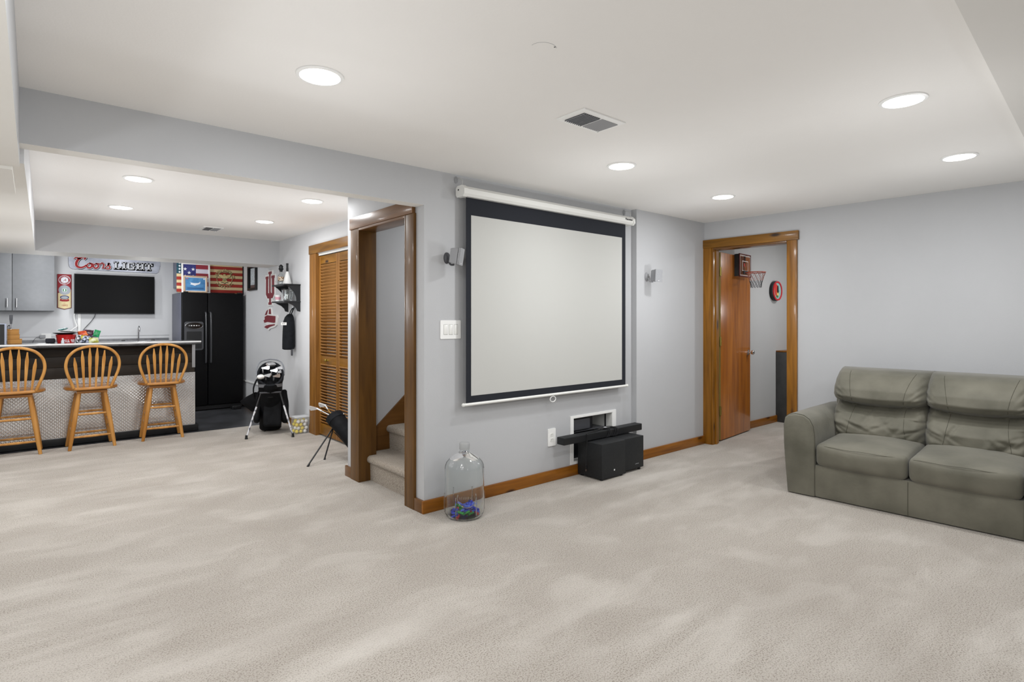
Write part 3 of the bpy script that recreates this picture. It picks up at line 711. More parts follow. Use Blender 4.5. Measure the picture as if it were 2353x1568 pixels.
# base and back
def soft(p, n, q): return p + n * (0.5 * wav(p.x, p.y, p.z))
m = MB(SM); roundbox(m, (LEN - 0.40, 0.80, 0.235), 0.012, (20, 8, 4), None, TR(LEN / 2, 0.405, 0.1225)); part(t, 'base', m, SOFA)
m = MB(SM); roundbox(m, (LEN - 0.24, 0.26, 0.82), 0.05, (16, 4, 8), None, TR(LEN / 2, 0.835, 0.425)); part(t, 'back_frame', m, SOFA)
part(t, 'base_seam', MB(SM).tube([(0.766, 0.003, 0.008), (0.766, 0.003, 0.23)], 0.0014, 6), SOFASEAM)
part(t, 'base_seam', MB(SM).tube([(1.33, 0.003, 0.008), (1.33, 0.003, 0.23)], 0.0014, 6), SOFASEAM)
# arms: front panel with rounded outer shoulder, swelling upper part
def arm(x0, x1, flip):
    rings = []; W = x1 - x0
    def sect(y, k):
        # cross section in x,z, outer side bulges a little; slopes down at the inner shoulder
        h = 0.590
        pts = [(0.012, 0.008), (0.0, 0.16), (-0.014, 0.36), (-0.016, 0.50), (-0.006, 0.560), (0.020, h - 0.006), (0.07, h + 0.004), (0.125, h - 0.002), (0.165, h - 0.028), (0.190, h - 0.075), (0.200, h - 0.15), (0.203, 0.30), (0.203, 0.008)]
        cx, cz = 0.10, 0.30
        out = []
        for (a, z) in pts:
            a = cx + (a - cx) * k; z2 = 0.008 + (z - 0.008) * (1 - (1 - k) * 0.35)
            out.append(((x0 + a * W / 0.203) if not flip else (x1 - a * W / 0.203), y, z2))
        return out
    ys = [(0.0, 0.93), (0.004, 0.972), (0.016, 0.995), (0.03, 1.0), (0.2, 1.0), (0.45, 1.01), (0.7, 1.0), (0.93, 1.0), (0.95, 0.96)]
    m = MB(SM).loft([sect(y, k) for y, k in ys])
    a = part(t, 'arm', m, SOFA, sharp=50)
    s = [Vector(p) for p in sect(0.012, 0.997)][1:12]
    part(a, 'seam', MB(SM).tube(s, 0.0016, 6), SOFASEAM)
arm(0.0, 0.203, False); arm(LEN - 0.203, LEN, True)
# widened inner top of the left arm, as the padding rolls over
for k, (a, b) in enumerate(SEATS):
    W = b - a; cx = (a + b) / 2
    def seatfn(p, n, q, W=W, k=k):
        u, v = p.x / (W / 2), p.y / 0.33
        if q.z > 0: p.z += 0.020 * (1 - u * u) * (1 - min(1, v * v)) + 0.004 * math.sin(8 * p.x + 5 * p.y + k)
        if q.y < -0.2: p.y -= 0.016 * (1 - u * u) * max(0, 1 - (p.z / 0.09) ** 2); p.z -= 0.006 * (1 - u * u)
        return p
    m = MB(SM); roundbox(m, (W, 0.64, 0.165), 0.042, (14, 14, 8), seatfn, TR(cx, 0.305, 0.326) @ RX(2.2))
    c = part(t, 'seat_cushion', m, SOFA, sharp=60)
    z = 0.372
    part(c, 'seam', MB(SM).tube([(a + 0.03 + (W - 0.06) * i / 14, -0.004 - 0.014 * (1 - (2 * i / 14 - 1) ** 2), z + 0.009 + 0.002 * math.sin(i)) for i in range(15)], 0.0012, 5), SOFASEAM)
    # back pillow: one lofted surface, roll above, hollow at the crease, lumbar below
    a2, b2 = a - (0.055 if k == 0 else 0.012), b + (0.012 if k < 2 else 0.055)
    def prof(z):
        # front depth y of the pillow at height z
        pts = [(0.385, 0.455), (0.43, 0.430), (0.50, 0.432), (0.57, 0.490), (0.612, 0.552), (0.636, 0.585), (0.646, 0.560), (0.665, 0.492), (0.70, 0.462), (0.76, 0.478), (0.82, 0.530), (0.868, 0.600), (0.893, 0.665), (0.902, 0.73)]
        for (z0, y0), (z1, y1) in zip(pts, pts[1:]):
            if z0 <= z <= z1: return y0 + (y1 - y0) * (z - z0) / (z1 - z0)
        return pts[-1][1] if z > pts[-1][0] else pts[0][1]
    NU, NZ = 64, 64
    def surf(u, z, a2=a2, b2=b2, k=k):
        # u in -1..1 across
        e = abs(u)
        x = (a2 + b2) / 2 + u * (b2 - a2) / 2
        sag = 0.030 * (u * u) - 0.012          # crease and folds run in arcs
        y = prof(min(0.902, max(0.385, z - sag * 0.9 * math.exp(-((z - 0.64) / 0.09) ** 2))))
        y += 0.12 * (max(0, e - 0.78) / 0.22) ** 2.2
        for (u0, z0, ang, ln, wd, am) in FOLDS[k]:
            du, dz = (u - u0) * (b2 - a2) / 2, z - z0
            al, pe = du * math.cos(ang) + dz * math.sin(ang), -du * math.sin(ang) + dz * math.cos(ang)
            if abs(pe) < 4 * wd and abs(al) < 2.5 * ln: y += 1.45 * am * math.exp(-(pe / wd) ** 2 - (al / ln) ** 2) * (1 if pe < 0 else 0.75)
        x -= math.copysign(0.018, u) * (e > 0.98) * math.exp(-((z - 0.64) / 0.05) ** 2)
        return (x, y, z)
    grid = []
    for j in range(NZ + 1):
        z = 0.385 + (0.902 - 0.385) * j / NZ
        grid.append([surf(-1 + 2 * i / NU, z) for i in range(NU + 1)])
    vs = [p for row in grid for p in row]; fs = []
    n1 = NU + 1
    for j in range(NZ):
        for i in range(NU): fs.append((j * n1 + i, j * n1 + i + 1, (j + 1) * n1 + i + 1, (j + 1) * n1 + i))
    # back side flat sheet
    off = len(vs)
    for j in range(NZ + 1):
        z = grid[j][0][2]; yb = 0.80
        vs += [(grid[j][0][0] + 0.01, yb, z - 0.01 * (j == NZ)), (grid[j][NU][0] - 0.01, yb, z - 0.01 * (j == NZ))]
    for j in range(NZ):
        fs += [(j * n1, (j + 1) * n1, off + 2 * (j + 1), off + 2 * j), (j * n1 + NU, off + 2 * j + 1, off + 2 * (j + 1) + 1, (j + 1) * n1 + NU)]
    fs.append(tuple([off + 2 * NZ] + [NZ * n1 + i for i in range(n1)] + [off + 2 * NZ + 1]))
    fs.append(tuple([off + 1] + [i for i in range(NU, -1, -1)] + [off]))
    fs += [(off + 2 * j, off + 2 * (j + 1), off + 2 * (j + 1) + 1, off + 2 * j + 1) for j in range(NZ)]
    p = part(t, 'back_pillow', MB(SM).add(vs, fs), SOFA, sharp=75)
    for us in (-0.50, 0.56):
        sg = 1 if us > 0 else -1
        for z0, z1, bow in ((0.655, 0.885, 0.16 * sg), (0.40, 0.625, 0.10 * sg)):
            pts = []
            for i in range(15):
                z = z0 + (z1 - z0) * i / 14; u = us + (bow * ((i / 14) ** 1.6) if z0 > 0.6 else bow * ((1 - i / 14) ** 1.6))
                x, y, zz = surf(u, z); pts.append((x, y - 0.0005, zz))
            part(p, 'seam', MB(SM).tube(pts, 0.0014, 5), SOFASEAM)
# ================================================================== bar
DKWOOD = wood('dark_bar_boards', '201a15', '2e2720', 'x', rough=0.5, coat=0.05)
BARTOP = mat('bar_top_laminate', '4a4b4d', '6a6b6d', scale=14, rough=0.18, coat=0.6)
t = thing('bar_counter', 'bar clad in dark boards and diamond plate with a black kick board', 'bar', (0.2, 7.7, 0))
part(t, 'body', MB().box(-1.30, 1.435, 7.432, 7.60, 0.0, 1.008), BLACK)
for k, (z0, z1) in enumerate(((0.683, 0.795), (0.798, 0.905), (0.908, 1.006))):
    part(t, 'board', MB().box(-1.30, 1.44, 7.418, 7.432, z0, z1, bev=0.002), DKWOOD)
pl = part(t, 'diamond_plate', MB().box(-1.30, 1.444, 7.416, 7.4315, 0.072, 0.680), ALU, 'silver diamond plate')
tm = MB(); FB = frame((0, 7.416, 0), (1, 0, 0), (0, 0, 1), (0, -1, 0))
L_, Wd = 0.0135, 0.0042
for i in range(56):
    for j in range(18):
        x, z = -0.42 + i * 0.0335, 0.085 + j * 0.0335
        if z > 0.668 or x > 1.43: continue
        for dx, dz, sg in ((0, 0, 1), (0.01675, 0.01675, 1), (0.01675, 0, -1), (0, 0.01675, -1)):
            cx, cz = x + dx, z + dz
            if cx > 1.435 or cz > 0.672: continue
            c, s = 0.7071, 0.7071 * sg
            P = lambda a, b: (cx + a * c - b * s, cz + a * s + b * c)
            q = [P(L_, 0), P(0, Wd), P(-L_, 0), P(0, -Wd)]
            tm.add([(a, b, 0) for a, b in q] + [(P(L_ * 0.5, 0)[0], P(L_ * 0.5, 0)[1], 0.0034), (P(-L_ * 0.5, 0)[0], P(-L_ * 0.5, 0)[1], 0.0034)],
                   [(0, 1, 4), (1, 5, 4), (1, 2, 5), (2, 3, 5), (3, 4, 5), (3, 0, 4)], FB)
part(t, 'tread_pattern', tm, ALU, kind='stuff', sharp=20)
part(t, 'kick_board', MB().box(-1.30, 1.475, 7.392, 7.60, 0.0, 0.070, bev=0.003), BLACK)
part(t, 'corner_strip', MB().box(1.412, 1.440, 7.412, 7.418, 0.735, 1.0).box(1.440, 1.4445, 7.412, 7.45, 0.735, 1.0), STEEL, 'scuffed metal corner strip')
t = thing('countertop', 'shiny grey bar top with black underside above the stools', 'countertop', (0.1, 7.4, 1.01))
part(t, 'slab', MB().box(-1.35, 1.462, 7.205, 7.68, 1.018, 1.048, bev=0.003), BARTOP)
part(t, 'edge_band', MB().box(-1.352, 1.464, 7.199, 7.2045, 1.034, 1.050, bev=0.001), mat('bar_edge_white', 'd9dadb', rough=0.2, coat=0.5))
part(t, 'under_board', MB().box(-1.34, 1.445, 7.215, 7.66, 1.0085, 1.018), BLACK)
# ------------------------------------------------------------------ bar stools
OAK = wood('honey_oak', 'a06a2a', 'c59150', 'z', rough=0.33, coat=0.35)
OAKX = wood('honey_oak_seat', '955f26', 'b58144', 'x', rough=0.3, coat=0.4)
def make_stool():
    r = thing('bar_stool', 'x', 'bar stool')
    out = []
    for i in range(36):
        a = 2 * PI * i / 36; c, s = math.cos(a), math.sin(a)
        x = 0.222 * math.copysign(abs(c) ** 0.75, c); y = 0.188 * math.copysign(abs(s) ** 0.8, s); out.append((x, y))
    sc = [(0.95, 0.588), (1.0, 0.597), (1.0, 0.612), (0.975, 0.619), (0.85, 0.619), (0.6, 0.613)]
    part(r, 'seat', MB().loft([[(x * k, y * k, z) for x, y in out] for k, z in sc]), OAKX, local=True)
    part(r, 'swivel_plate', MB().box(-0.125, 0.125, -0.125, 0.125, 0.553, 0.578, bev=0.004).cyl((0, 0, 0.578), (0, 0, 0.589), 0.10, n=20), OAKX, local=True)
    for sx in (-1, 1):
        for sy in (-1, 1):
            pts = [(sx * (0.105 + 0.078 * k), sy * (0.105 + 0.042 * k), 0.556 * (1 - k)) for k in (0, 0.12, 0.3, 0.55, 0.8, 1.0)]
            part(r, 'leg', MB().tube(pts, [0.017, 0.020, 0.0215, 0.021, 0.018, 0.0145], 12), OAK, local=True)
    def at(k): return 0.105 + 0.078 * k, 0.105 + 0.042 * k
    for z, sides in ((0.345, 'fb'), (0.125, 'fb'), (0.27, 'lr'), (0.19, 'lr')):
        w, wy = at(1 - z / 0.556)
        for sd in sides:
            if sd in 'fb': y = -wy if sd == 'f' else wy; p0, p1 = (-w, y, z), (w, y, z)
            else: x = -w if sd == 'l' else w; p0, p1 = (x, -wy, z), (x, wy, z)
            pts = [Vector(p0).lerp(Vector(p1), k) for k in (0, 0.2, 0.5, 0.8, 1)]
            part(r, 'rung', MB().tube(pts, [0.008, 0.0105, 0.0125, 0.0105, 0.008], 10), OAK, local=True)
    def back(u, h):   # point on the leaning back plane, h above the seat
        return (u, -0.155 - 0.16 * h, 0.612 + h)
    bow = [back(-0.152, 0), back(-0.180, 0.08), back(-0.208, 0.17), back(-0.215, 0.24), back(-0.196, 0.315), back(-0.145, 0.375), back(-0.075, 0.405), back(0, 0.414)]
    bow = bow + [(-x, y, z) for x, y, z in bow[-2::-1]]
    part(r, 'back_bow', MB().tube(spline(bow, 5), 0.0135, 10), OAK, local=True)
    for k in range(6):
        u0 = -0.118 + k * 0.0472; u1 = -0.150 + k * 0.060
        top = 0.405 - 0.10 * abs(u1 / 0.15) ** 2.2
        ws = [0.0085, 0.0075, 0.010, 0.0135, 0.0142, 0.0125, 0.007, 0.005]; hs = [0, 0.08, 0.35, 0.65, 0.76, 0.82, 0.93, 1.0]
        rings = []
        for w, h in zip(ws, hs):
            px, py, pz = back(u0 + (u1 - u0) * h, top * h)
            rings.append([(px - w, py - 0.005, pz), (px + w, py - 0.005, pz), (px + w, py + 0.005, pz), (px - w, py + 0.005, pz)])
        part(r, 'spindle', MB().loft(rings), OAK, local=True, sharp=60)
    return r
s0 = make_stool()
for i, (x, y, rz, lab) in enumerate(((-0.125, 7.195, -1, 'arrow back oak bar stool cut off by the left edge of the view'), (0.452, 7.175, 2, 'arrow back oak bar stool in the middle of the three'), (1.078, 7.215, -3, 'arrow back oak bar stool nearest the refrigerator'))):
    s = s0 if i == 0 else copy_tree(s0)
    s.location = (x, y, 0); s.rotation_euler = (0, 0, R(rz)); s['label'] = lab; s['group'] = 'bar stools along the bar'
# ------------------------------------------------------------------ kitchen run
CABG = mat('cabinet_grey_paint', '77797c', '7b7d80', scale=20, rough=0.5)
COUNT = mat('grey_laminate_worktop', '6b6c70', '7a7b7e', scale=25, rough=0.3)
FK = frame((0, 9.72, 0), (1, 0, 0), (0, 0, 1), (0, -1, 0))
t = thing('base_cabinet', 'grey base cabinet along the kitchen wall behind the bar', 'cabinet', (0, 9.4, 0))
part(t, 'body', MB().box(-1.95, 1.52, 9.14, 9.715, 0.0, 0.88), CABG)
for k in range(6): part(t, 'door', MB().box(-1.94 + k * 0.575, -1.375 + k * 0.575, 9.12, 9.139, 0.1, 0.87, bev=0.003), CABG)
t = thing('kitchen_worktop', 'grey worktop with upstand on the kitchen wall', 'countertop', (0, 9.4, 0.88))
part(t, 'slab', MB().box(-1.95, 1.54, 9.10, 9.715, 0.8805, 0.92, bev=0.004), COUNT)
part(t, 'upstand', MB().box(-1.95, 1.54, 9.698, 9.7165, 0.92, 1.022, bev=0.002), COUNT)
struct('trim_wall_seam', MB().box(-1.95, 1.55, 9.7175, 9.7198, 1.058, 1.064), GREYP)
t = thing('faucet', 'tall slim chrome faucet on the kitchen worktop', 'faucet', (1.145, 9.55, 0.92))
part(t, 'spout', MB().tube(spline([(1.145, 9.55, 0.9215), (1.145, 9.55, 1.10), (1.145, 9.545, 1.17), (1.145, 9.51, 1.195), (1.145, 9.47, 1.175), (1.145, 9.465, 1.12)], 6), 0.009, 10), CHROME)
part(t, 'base', MB().cyl((1.145, 9.55, 0.92), (1.145, 9.55, 0.95), 0.02), CHROME)
for x in (0.965, 1.32):
    part(t, 'handle', MB().cyl((x, 9.55, 0.92), (x, 9.55, 0.985), 0.014).box(x - 0.022, x + 0.022, 9.535, 9.565, 0.985, 1.003, bev=0.005), BLACK)
t = thing('wall_cabinet', 'grey two door wall cabinet with bar handles at the left edge', 'cabinet', (-0.19, 9.55, 1.402))
part(t, 'body', MB().box(-0.605, 0.211, 9.370, 9.716, 1.402, 2.298), CABG)
for x0, x1, hx in ((-0.605, -0.1985, -0.242), (-0.1945, 0.211, -0.154)):
    d = part(t, 'door', MB().box(x0 + 0.001, x1, 9.350, 9.3695, 1.404, 2.296, bev=0.002), CABG)
    part(d, 'handle', MB().cyl((hx, 9.325, 1.445), (hx, 9.325, 1.555), 0.006, n=10).cyl((hx, 9.325, 1.455), (hx, 9.35, 1.455), 0.004, n=8).cyl((hx, 9.325, 1.545), (hx, 9.35, 1.545), 0.004, n=8), STEEL, 'steel bar handle')
t = thing('over_fridge_cabinet', 'blue grey cabinet on the wall above the refrigerator', 'cabinet', (2.0, 9.52, 1.75))
CABB = mat('cabinet_blue_grey', '7d8092', '828596', scale=20, rough=0.5)
part(t, 'body', MB().box(1.60, 2.40, 9.36, 9.716, 1.76, 2.296), CABB)
for x0, x1 in ((1.602, 1.998), (2.002, 2.398)): part(t, 'door', MB().box(x0, x1, 9.342, 9.3595, 1.762, 2.294, bev=0.002), CABB)
# ------------------------------------------------------------------ refrigerator
FRB = mat('fridge_black_enamel', '09090b', '0c0c0e', scale=40, rough=0.45, spec=0.18, bump=0.03, bscale=220)
FRS = mat('fridge_side_enamel', '5d5f6c', '666876', scale=60, rough=0.45, bump=0.05, bscale=250)
t = thing('refrigerator', 'black side by side refrigerator with ice dispenser', 'refrigerator', (1.98, 9.3, 0))
part(t, 'body', MB().box(1.582, 2.376, 9.018, 9.69, 0.005, 1.672, bev=0.004), FRS)
part(t, 'toe_grille', MB().box(1.59, 2.37, 8.985, 9.018, 0.005, 0.06), BLACK)
part(t, 'hinge_cover', MB().box(1.60, 1.66, 8.954, 8.974, 1.672, 1.688, bev=0.003), BLACK)
part(t, 'hinge_cover', MB().box(2.30, 2.36, 8.954, 8.984, 1.672, 1.688, bev=0.003), BLACK)
dl = part(t, 'door', MB().box(1.580, 1.903, 8.952, 9.016, 0.065, 1.672, bev=0.012, seg=3), FRB)
dr = part(t, 'door', MB().box(1.909, 2.378, 8.952, 9.016, 0.065, 1.672, bev=0.012, seg=3), FRB)
for d, x in ((dl, 1.875), (dr, 1.938)):
    part(d, 'handle', MB().tube(spline([(x, 8.952, 1.395), (x, 8.925, 1.385), (x, 8.912, 1.34), (x, 8.905, 1.05), (x, 8.912, 0.72), (x, 8.925, 0.68), (x, 8.952, 0.67)], 6), 0.013, 10), mat('handle_dark_gloss_%g' % x, '3c3d40', rough=0.22, coat=0.4))
FD = frame((0, 8.952, 0), (1, 0, 0), (0, 0, 1), (0, -1, 0))
part(dl, 'dispenser_frame', MB(FD).prism(rrect(1.608, 1.848, 0.86, 1.262, 0.03), 0.0, 0.014), DGREYP)
part(dl, 'dispenser_recess', MB(FD).prism(rrect(1.635, 1.825, 0.88, 1.125, 0.012), 0.0142, 0.0155), BLACK)
part(dl, 'dispenser_panel', MB(FD).prism(ell(1.728, 1.205, 0.108, 0.047, 32), 0.0145, 0.020), BLACKG)
part(dl, 'dispenser_rim', MB(FD).tube([(p[0], p[1], 0.019) for p in ell(1.728, 1.205, 0.108, 0.047, 32)], 0.003, 6, closed=True), STEEL)
for k, x in enumerate((1.668, 1.695, 1.727, 1.758, 1.788)):
    part(dl, 'dispenser_button', MB(FD).prism(ell(x, 1.207, 0.0095, 0.007, 12), 0.020, 0.023), WHITE if k in (1, 2, 3) else GREYP)
single('doorstop_block', MB().box(2.19, 2.31, 8.80, 8.92, -0.008, 0.045, bev=0.008).cyl((2.22, 8.80, 0.02), (2.22, 8.77, 0.02), 0.014), BLACK, 'small black block on the floor in front of the refrigerator', 'block')
# ------------------------------------------------------------------ television, sign, banner on the kitchen wall
t = thing('television', 'flat black television on the kitchen wall', 'television', (0.89, 9.65, 1.373))
part(t, 'housing', MB().box(0.430, 1.346, 9.650, 9.680, 1.380, 1.908, bev=0.004), BLACK)
part(t, 'bezel', MB().box(0.424, 1.352, 9.640, 9.651, 1.373, 1.915, bev=0.003), BLACK)
part(t, 'screen', MB().box(0.432, 1.344, 9.6385, 9.6402, 1.385, 1.908), mat('tv_screen_glass', '040405', rough=0.5, spec=0.15))
part(t, 'wall_mount', MB().box(0.75, 1.02, 9.680, 9.7195, 1.52, 1.75), BLACK)
t = thing('cable_cover', 'white vertical cable cover on the wall below the television', 'cable cover', (0.483, 9.71, 1.03))
part(t, 'channel', MB().box(0.466, 0.500, 9.706, 9.7195, 1.066, 1.40, bev=0.003), WHITE)
single('cable', MB().tube(spline([(0.435, 9.69, 1.40), (0.428, 9.69, 1.33), (0.44, 9.69, 1.26), (0.455, 9.67, 1.20), (0.42, 9.64, 1.17), (0.36, 9.55, 1.10), (0.33, 9.50, 0.925)], 6), 0.007, 8), WHITE, 'white cable looping down from the television corner', 'cable', 'cables under the television')
single('cable', MB().tube(spline([(0.66, 9.69, 1.39), (0.655, 9.70, 1.34), (0.61, 9.705, 1.26), (0.53, 9.70, 1.15), (0.51, 9.68, 1.05), (0.51, 9.66, 0.925)], 6), 0.004, 8), DGREYP, 'thin grey cable hanging from the television bottom', 'cable', 'cables under the television')
TIN = mat('silver_tin', '9fa3b2', 'c3c7d3', scale=7, rough=0.35, metal=0.35)
RED = mat('sign_red', 'a3161c', rough=0.35); SBLK = mat('sign_black', '0d0d10', rough=0.4); SWHT = mat('sign_pale', 'e9ecf2', rough=0.35)
t = thing('beer_sign', 'silver tin beer sign with red script and white capitals above the television', 'sign', (0.9, 9.71, 1.97))
F0 = FK
outline = [(0.372, 2.20), (0.366, 2.13), (0.368, 2.05), (0.378, 2.005), (0.405, 1.982), (0.45, 1.976), (0.9, 1.974), (1.30, 1.972), (1.385, 1.966), (1.405, 1.985), (1.418, 1.995), (1.412, 2.02), (1.430, 2.035), (1.424, 2.06), (1.436, 2.08), (1.430, 2.20)]
pt = part(t, 'panel', MB(F0).prism(outline, 0.0005, 0.006), TIN)
part(pt, 'rim', MB(F0).tube([(x, y, 0.006) for x, y in outline[1:-1]], 0.0018, 5), STEEL)
# script lettering drawn as strokes
scale = 1.0
def stroke(mb, pts, w, grow, z0, z1, dx=0, dy=0):
    p = spline([(a, b, 0) for a, b in pts], 6); n = len(p)
    ws = [w * (0.55 + 0.45 * math.sin(PI * min(1, max(0, (i / (n - 1)) * 1.0)))) + grow for i in range(n)]
    ribbon(mb, [(q.x + dx, q.y + dy) for q in p], ws, z0, z1, F0)
SC = [  # Coors in script
    ([(0.535, 2.118), (0.552, 2.140), (0.525, 2.150), (0.485, 2.128), (0.458, 2.085), (0.452, 2.040), (0.470, 2.012), (0.505, 2.006), (0.540, 2.022), (0.560, 2.045)], 0.015),
    ([(0.425, 2.118), (0.452, 2.140), (0.480, 2.125), (0.500, 2.130)], 0.009),
    ([(0.600, 2.072), (0.575, 2.055), (0.568, 2.025), (0.588, 2.006), (0.615, 2.018), (0.622, 2.048), (0.600, 2.072), (0.640, 2.062)], 0.011),
    ([(0.675, 2.072), (0.648, 2.055), (0.641, 2.025), (0.661, 2.006), (0.688, 2.018), (0.695, 2.048), (0.673, 2.072), (0.715, 2.068)], 0.011),
    ([(0.712, 2.058), (0.735, 2.085), (0.742, 2.075), (0.757, 2.066), (0.752, 2.035), (0.745, 2.010), (0.770, 2.012)], 0.010),
    ([(0.770, 2.012), (0.800, 2.050), (0.818, 2.088), (0.812, 2.060), (0.826, 2.035), (0.822, 2.012), (0.795, 2.002), (0.768, 2.014)], 0.011)]
ZS = 0.0062
blk = MB(); red = MB(); pal = MB()
for pts, w in SC:
    stroke(blk, pts, w, 0.0085, ZS, ZS + 0.0006, 0.004, -0.004); stroke(pal, pts, w, 0.0045, ZS + 0.0006, ZS + 0.0012); stroke(red, pts, w, 0.0, ZS + 0.0012, ZS + 0.002)
part(pt, 'script_shadow', blk, SBLK); part(pt, 'script_outline', pal, SWHT); part(pt, 'script_lettering', red, RED)
def slab_letters(x0, z0, h, specs, grow, z_a, z_b, dx=0, dy=0):
    m = MB(F0)
    for (a, b, c, d) in specs: m.box(x0 + a - grow + dx, x0 + b + grow + dx, z0 + c * h - grow + dy, z0 + d * h + grow + dy, z_a, z_b)
    return m
S = []
def Lt(o): S.extend([(o + 0.012, o + 0.034, 0, 1), (o, o + 0.046, 0.88, 1), (o, o + 0.082, 0, 0.14), (o + 0.066, o + 0.082, 0, 0.34)])
def It(o): S.extend([(o + 0.013, o + 0.037, 0, 1), (o, o + 0.05, 0.88, 1), (o, o + 0.05, 0, 0.12)])
def Gt(o): S.extend([(o, o + 0.024, 0.12, 0.88), (o + 0.012, o + 0.076, 0.86, 1), (o + 0.012, o + 0.076, 0, 0.14), (o + 0.060, o + 0.082, 0.08, 0.46), (o + 0.046, o + 0.092, 0.40, 0.52), (o + 0.064, o + 0.082, 0.66, 0.94)])
def Ht(o): S.extend([(o + 0.010, o + 0.034, 0, 1), (o + 0.064, o + 0.088, 0, 1), (o + 0.03, o + 0.07, 0.43, 0.57), (o, o + 0.044, 0.88, 1), (o, o + 0.044, 0, 0.12), (o + 0.054, o + 0.098, 0.88, 1), (o + 0.054, o + 0.098, 0, 0.12)])
def Tt(o): S.extend([(o + 0.034, o + 0.058, 0, 1), (o, o + 0.092, 0.86, 1), (o, o + 0.016, 0.66, 1), (o + 0.076, o + 0.092, 0.66, 1), (o + 0.022, o + 0.07, 0, 0.12)])
Lt(0.0); It(0.094); Gt(0.158); Ht(0.264); Tt(0.372)
part(pt, 'capitals_shadow', slab_letters(0.872, 2.012, 0.098, S, 0.009, ZS, ZS + 0.0006, 0.006, -0.006), SBLK)
part(pt, 'capitals', slab_letters(0.872, 2.012, 0.098, S, 0.0, ZS + 0.0008, ZS + 0.0018), SWHT)
# banner
t = thing('team_banner', 'small red and cream team banner plaque beside the wall cabinet', 'banner', (0.325, 9.71, 1.43))
MAR = mat('crimson_felt', '9c2f35', rough=0.8); CREAM = mat('cream_felt', 'e3d2a4', rough=0.8); LGREY = mat('banner_grey', 'aab0b8', rough=0.8); DKRED = mat('banner_maroon', '6e1c28', rough=0.8)
GRN = mat('banner_green', '3d8a4a', rough=0.8); NAVY = mat('banner_navy', '38406e', rough=0.8)
p0 = part(t, 'backing', MB(FK).prism([(0.249, 1.904), (0.400, 1.904), (0.400, 1.450), (0.325, 1.428), (0.249, 1.450)], 0.0005, 0.010), DKRED)
part(t, 'red_field', MB(FK).box(0.252, 0.397, 1.66, 1.901, 0.0102, 0.0112), MAR)
part(t, 'cream_field', MB(FK).prism([(0.257, 1.648), (0.394, 1.70), (0.394, 1.455), (0.325, 1.436), (0.257, 1.455)], 0.0114, 0.0124), CREAM)
part(t, 'grey_disc', MB(FK).prism(ell(0.326, 1.690, 0.064, 0.066), 0.0126, 0.0134), LGREY)
part(t, 'green_emblem', MB(FK).prism(rrect(0.302, 0.350, 1.662, 1.716, 0.018), 0.0134, 0.0140), SWHT)
part(t, 'green_emblem', MB(FK).prism(rrect(0.307, 0.345, 1.667, 1.711, 0.014), 0.0140, 0.0144), GRN)
part(t, 'green_emblem_bar', MB(FK).box(0.318, 0.334, 1.672, 1.706, 0.0144, 0.0148), SWHT)
part(t, 'white_disc', MB(FK).prism(ell(0.326, 1.826, 0.064, 0.062), 0.0114, 0.0124), SWHT)
part(t, 'ring', MB(FK).prism(ell(0.326, 1.826, 0.058, 0.056), 0.0124, 0.0130), MAR)
part(t, 'centre_disc', MB(FK).prism(ell(0.326, 1.826, 0.040, 0.039), 0.0130, 0.0136), SWHT)
part(t, 'script_letter', text_mb('A', 0.050, FK @ TR(0.326, 1.824, 0.0137), 0.0004, shear=0.35), MAR)
for word, a0, a1, rr in (('ALABAMA', 150, 30, 0.048), ('CRIMSON TIDE', 205, 335, 0.049)):
    for i, ch in enumerate(word):
        a = a0 + (a1 - a0) * i / (len(word) - 1); rot = a - 90 if a0 < 180 else a + 90
        if ch == ' ': continue
        part(t, 'ring_letter', text_mb(ch, 0.016, FK @ TR(0.326 + rr * math.cos(R(a)), 1.826 + rr * 0.96 * math.sin(R(a)), 0.0131) @ Matrix.Rotation(R(rot), 4, 'Z'), 0.0003), SWHT)
part(t, 'emblem', MB(FK).prism(ell(0.326, 1.592, 0.048, 0.026), 0.0126, 0.0134), NAVY)
part(t, 'emblem', MB(FK).prism(ell(0.326, 1.590, 0.038, 0.018), 0.0134, 0.0140), LGREY)
part(t, 'emblem_ribbon', MB(FK).prism([(0.274, 1.545), (0.284, 1.575), (0.300, 1.562), (0.352, 1.562), (0.368, 1.575), (0.378, 1.545), (0.35, 1.536), (0.302, 1.536)], 0.0140, 0.0148), MAR)
part(t, 'lettering', text_mb('1892', 0.034, FK @ TR(0.326, 1.482, 0.0126), 0.0005), MAR)
part(t, 'lettering', text_mb('EST.', 0.013, FK @ TR(0.326, 1.512, 0.0126), 0.0004), MAR)
# ------------------------------------------------------------------ pictures on top of the refrigerator
FT = 1.6725
t = thing('wooden_flag', 'rustic wooden plank flag with a carved eagle seal on top of the refrigerator', 'wall art', (1.97, 9.09, FT))
PINE = wood('flag_cream_plank', 'c9b184', 'ddc89d', 'x', rough=0.7, coat=0.0); REDP = wood('flag_red_plank', '8e2a22', 'a83a30', 'x', rough=0.7, coat=0.0); TEAL = wood('flag_teal_plank', '1d4250', '2a5665', 'x', rough=0.7, coat=0.0)
FW = frame((0, 9.10, 0), (1, 0, 0), (0, 0, 1), (0, -1, 0)); ph = 0.0430
for k in range(10):
    z0 = FT + 0.012 + k * ph; red_ = (k % 2 == 0)
    part(t, 'plank', MB(FW).box(1.540 if k < 6 else 1.742, 2.402, z0, z0 + ph - 0.002, 0.0, 0.016, bev=0.0015), REDP if red_ else PINE)
    if k >= 6:
        p = part(t, 'canton_plank', MB(FW).box(1.540, 1.741, z0, z0 + ph - 0.002, 0.0, 0.016, bev=0.0015), TEAL)
        if k in (6, 7, 9) or True:
            part(p, 'star', MB(FW).prism(star(1.575 + 0.0 * k, z0 + ph / 2, 0.019), 0.0162, 0.0180), SWHT)
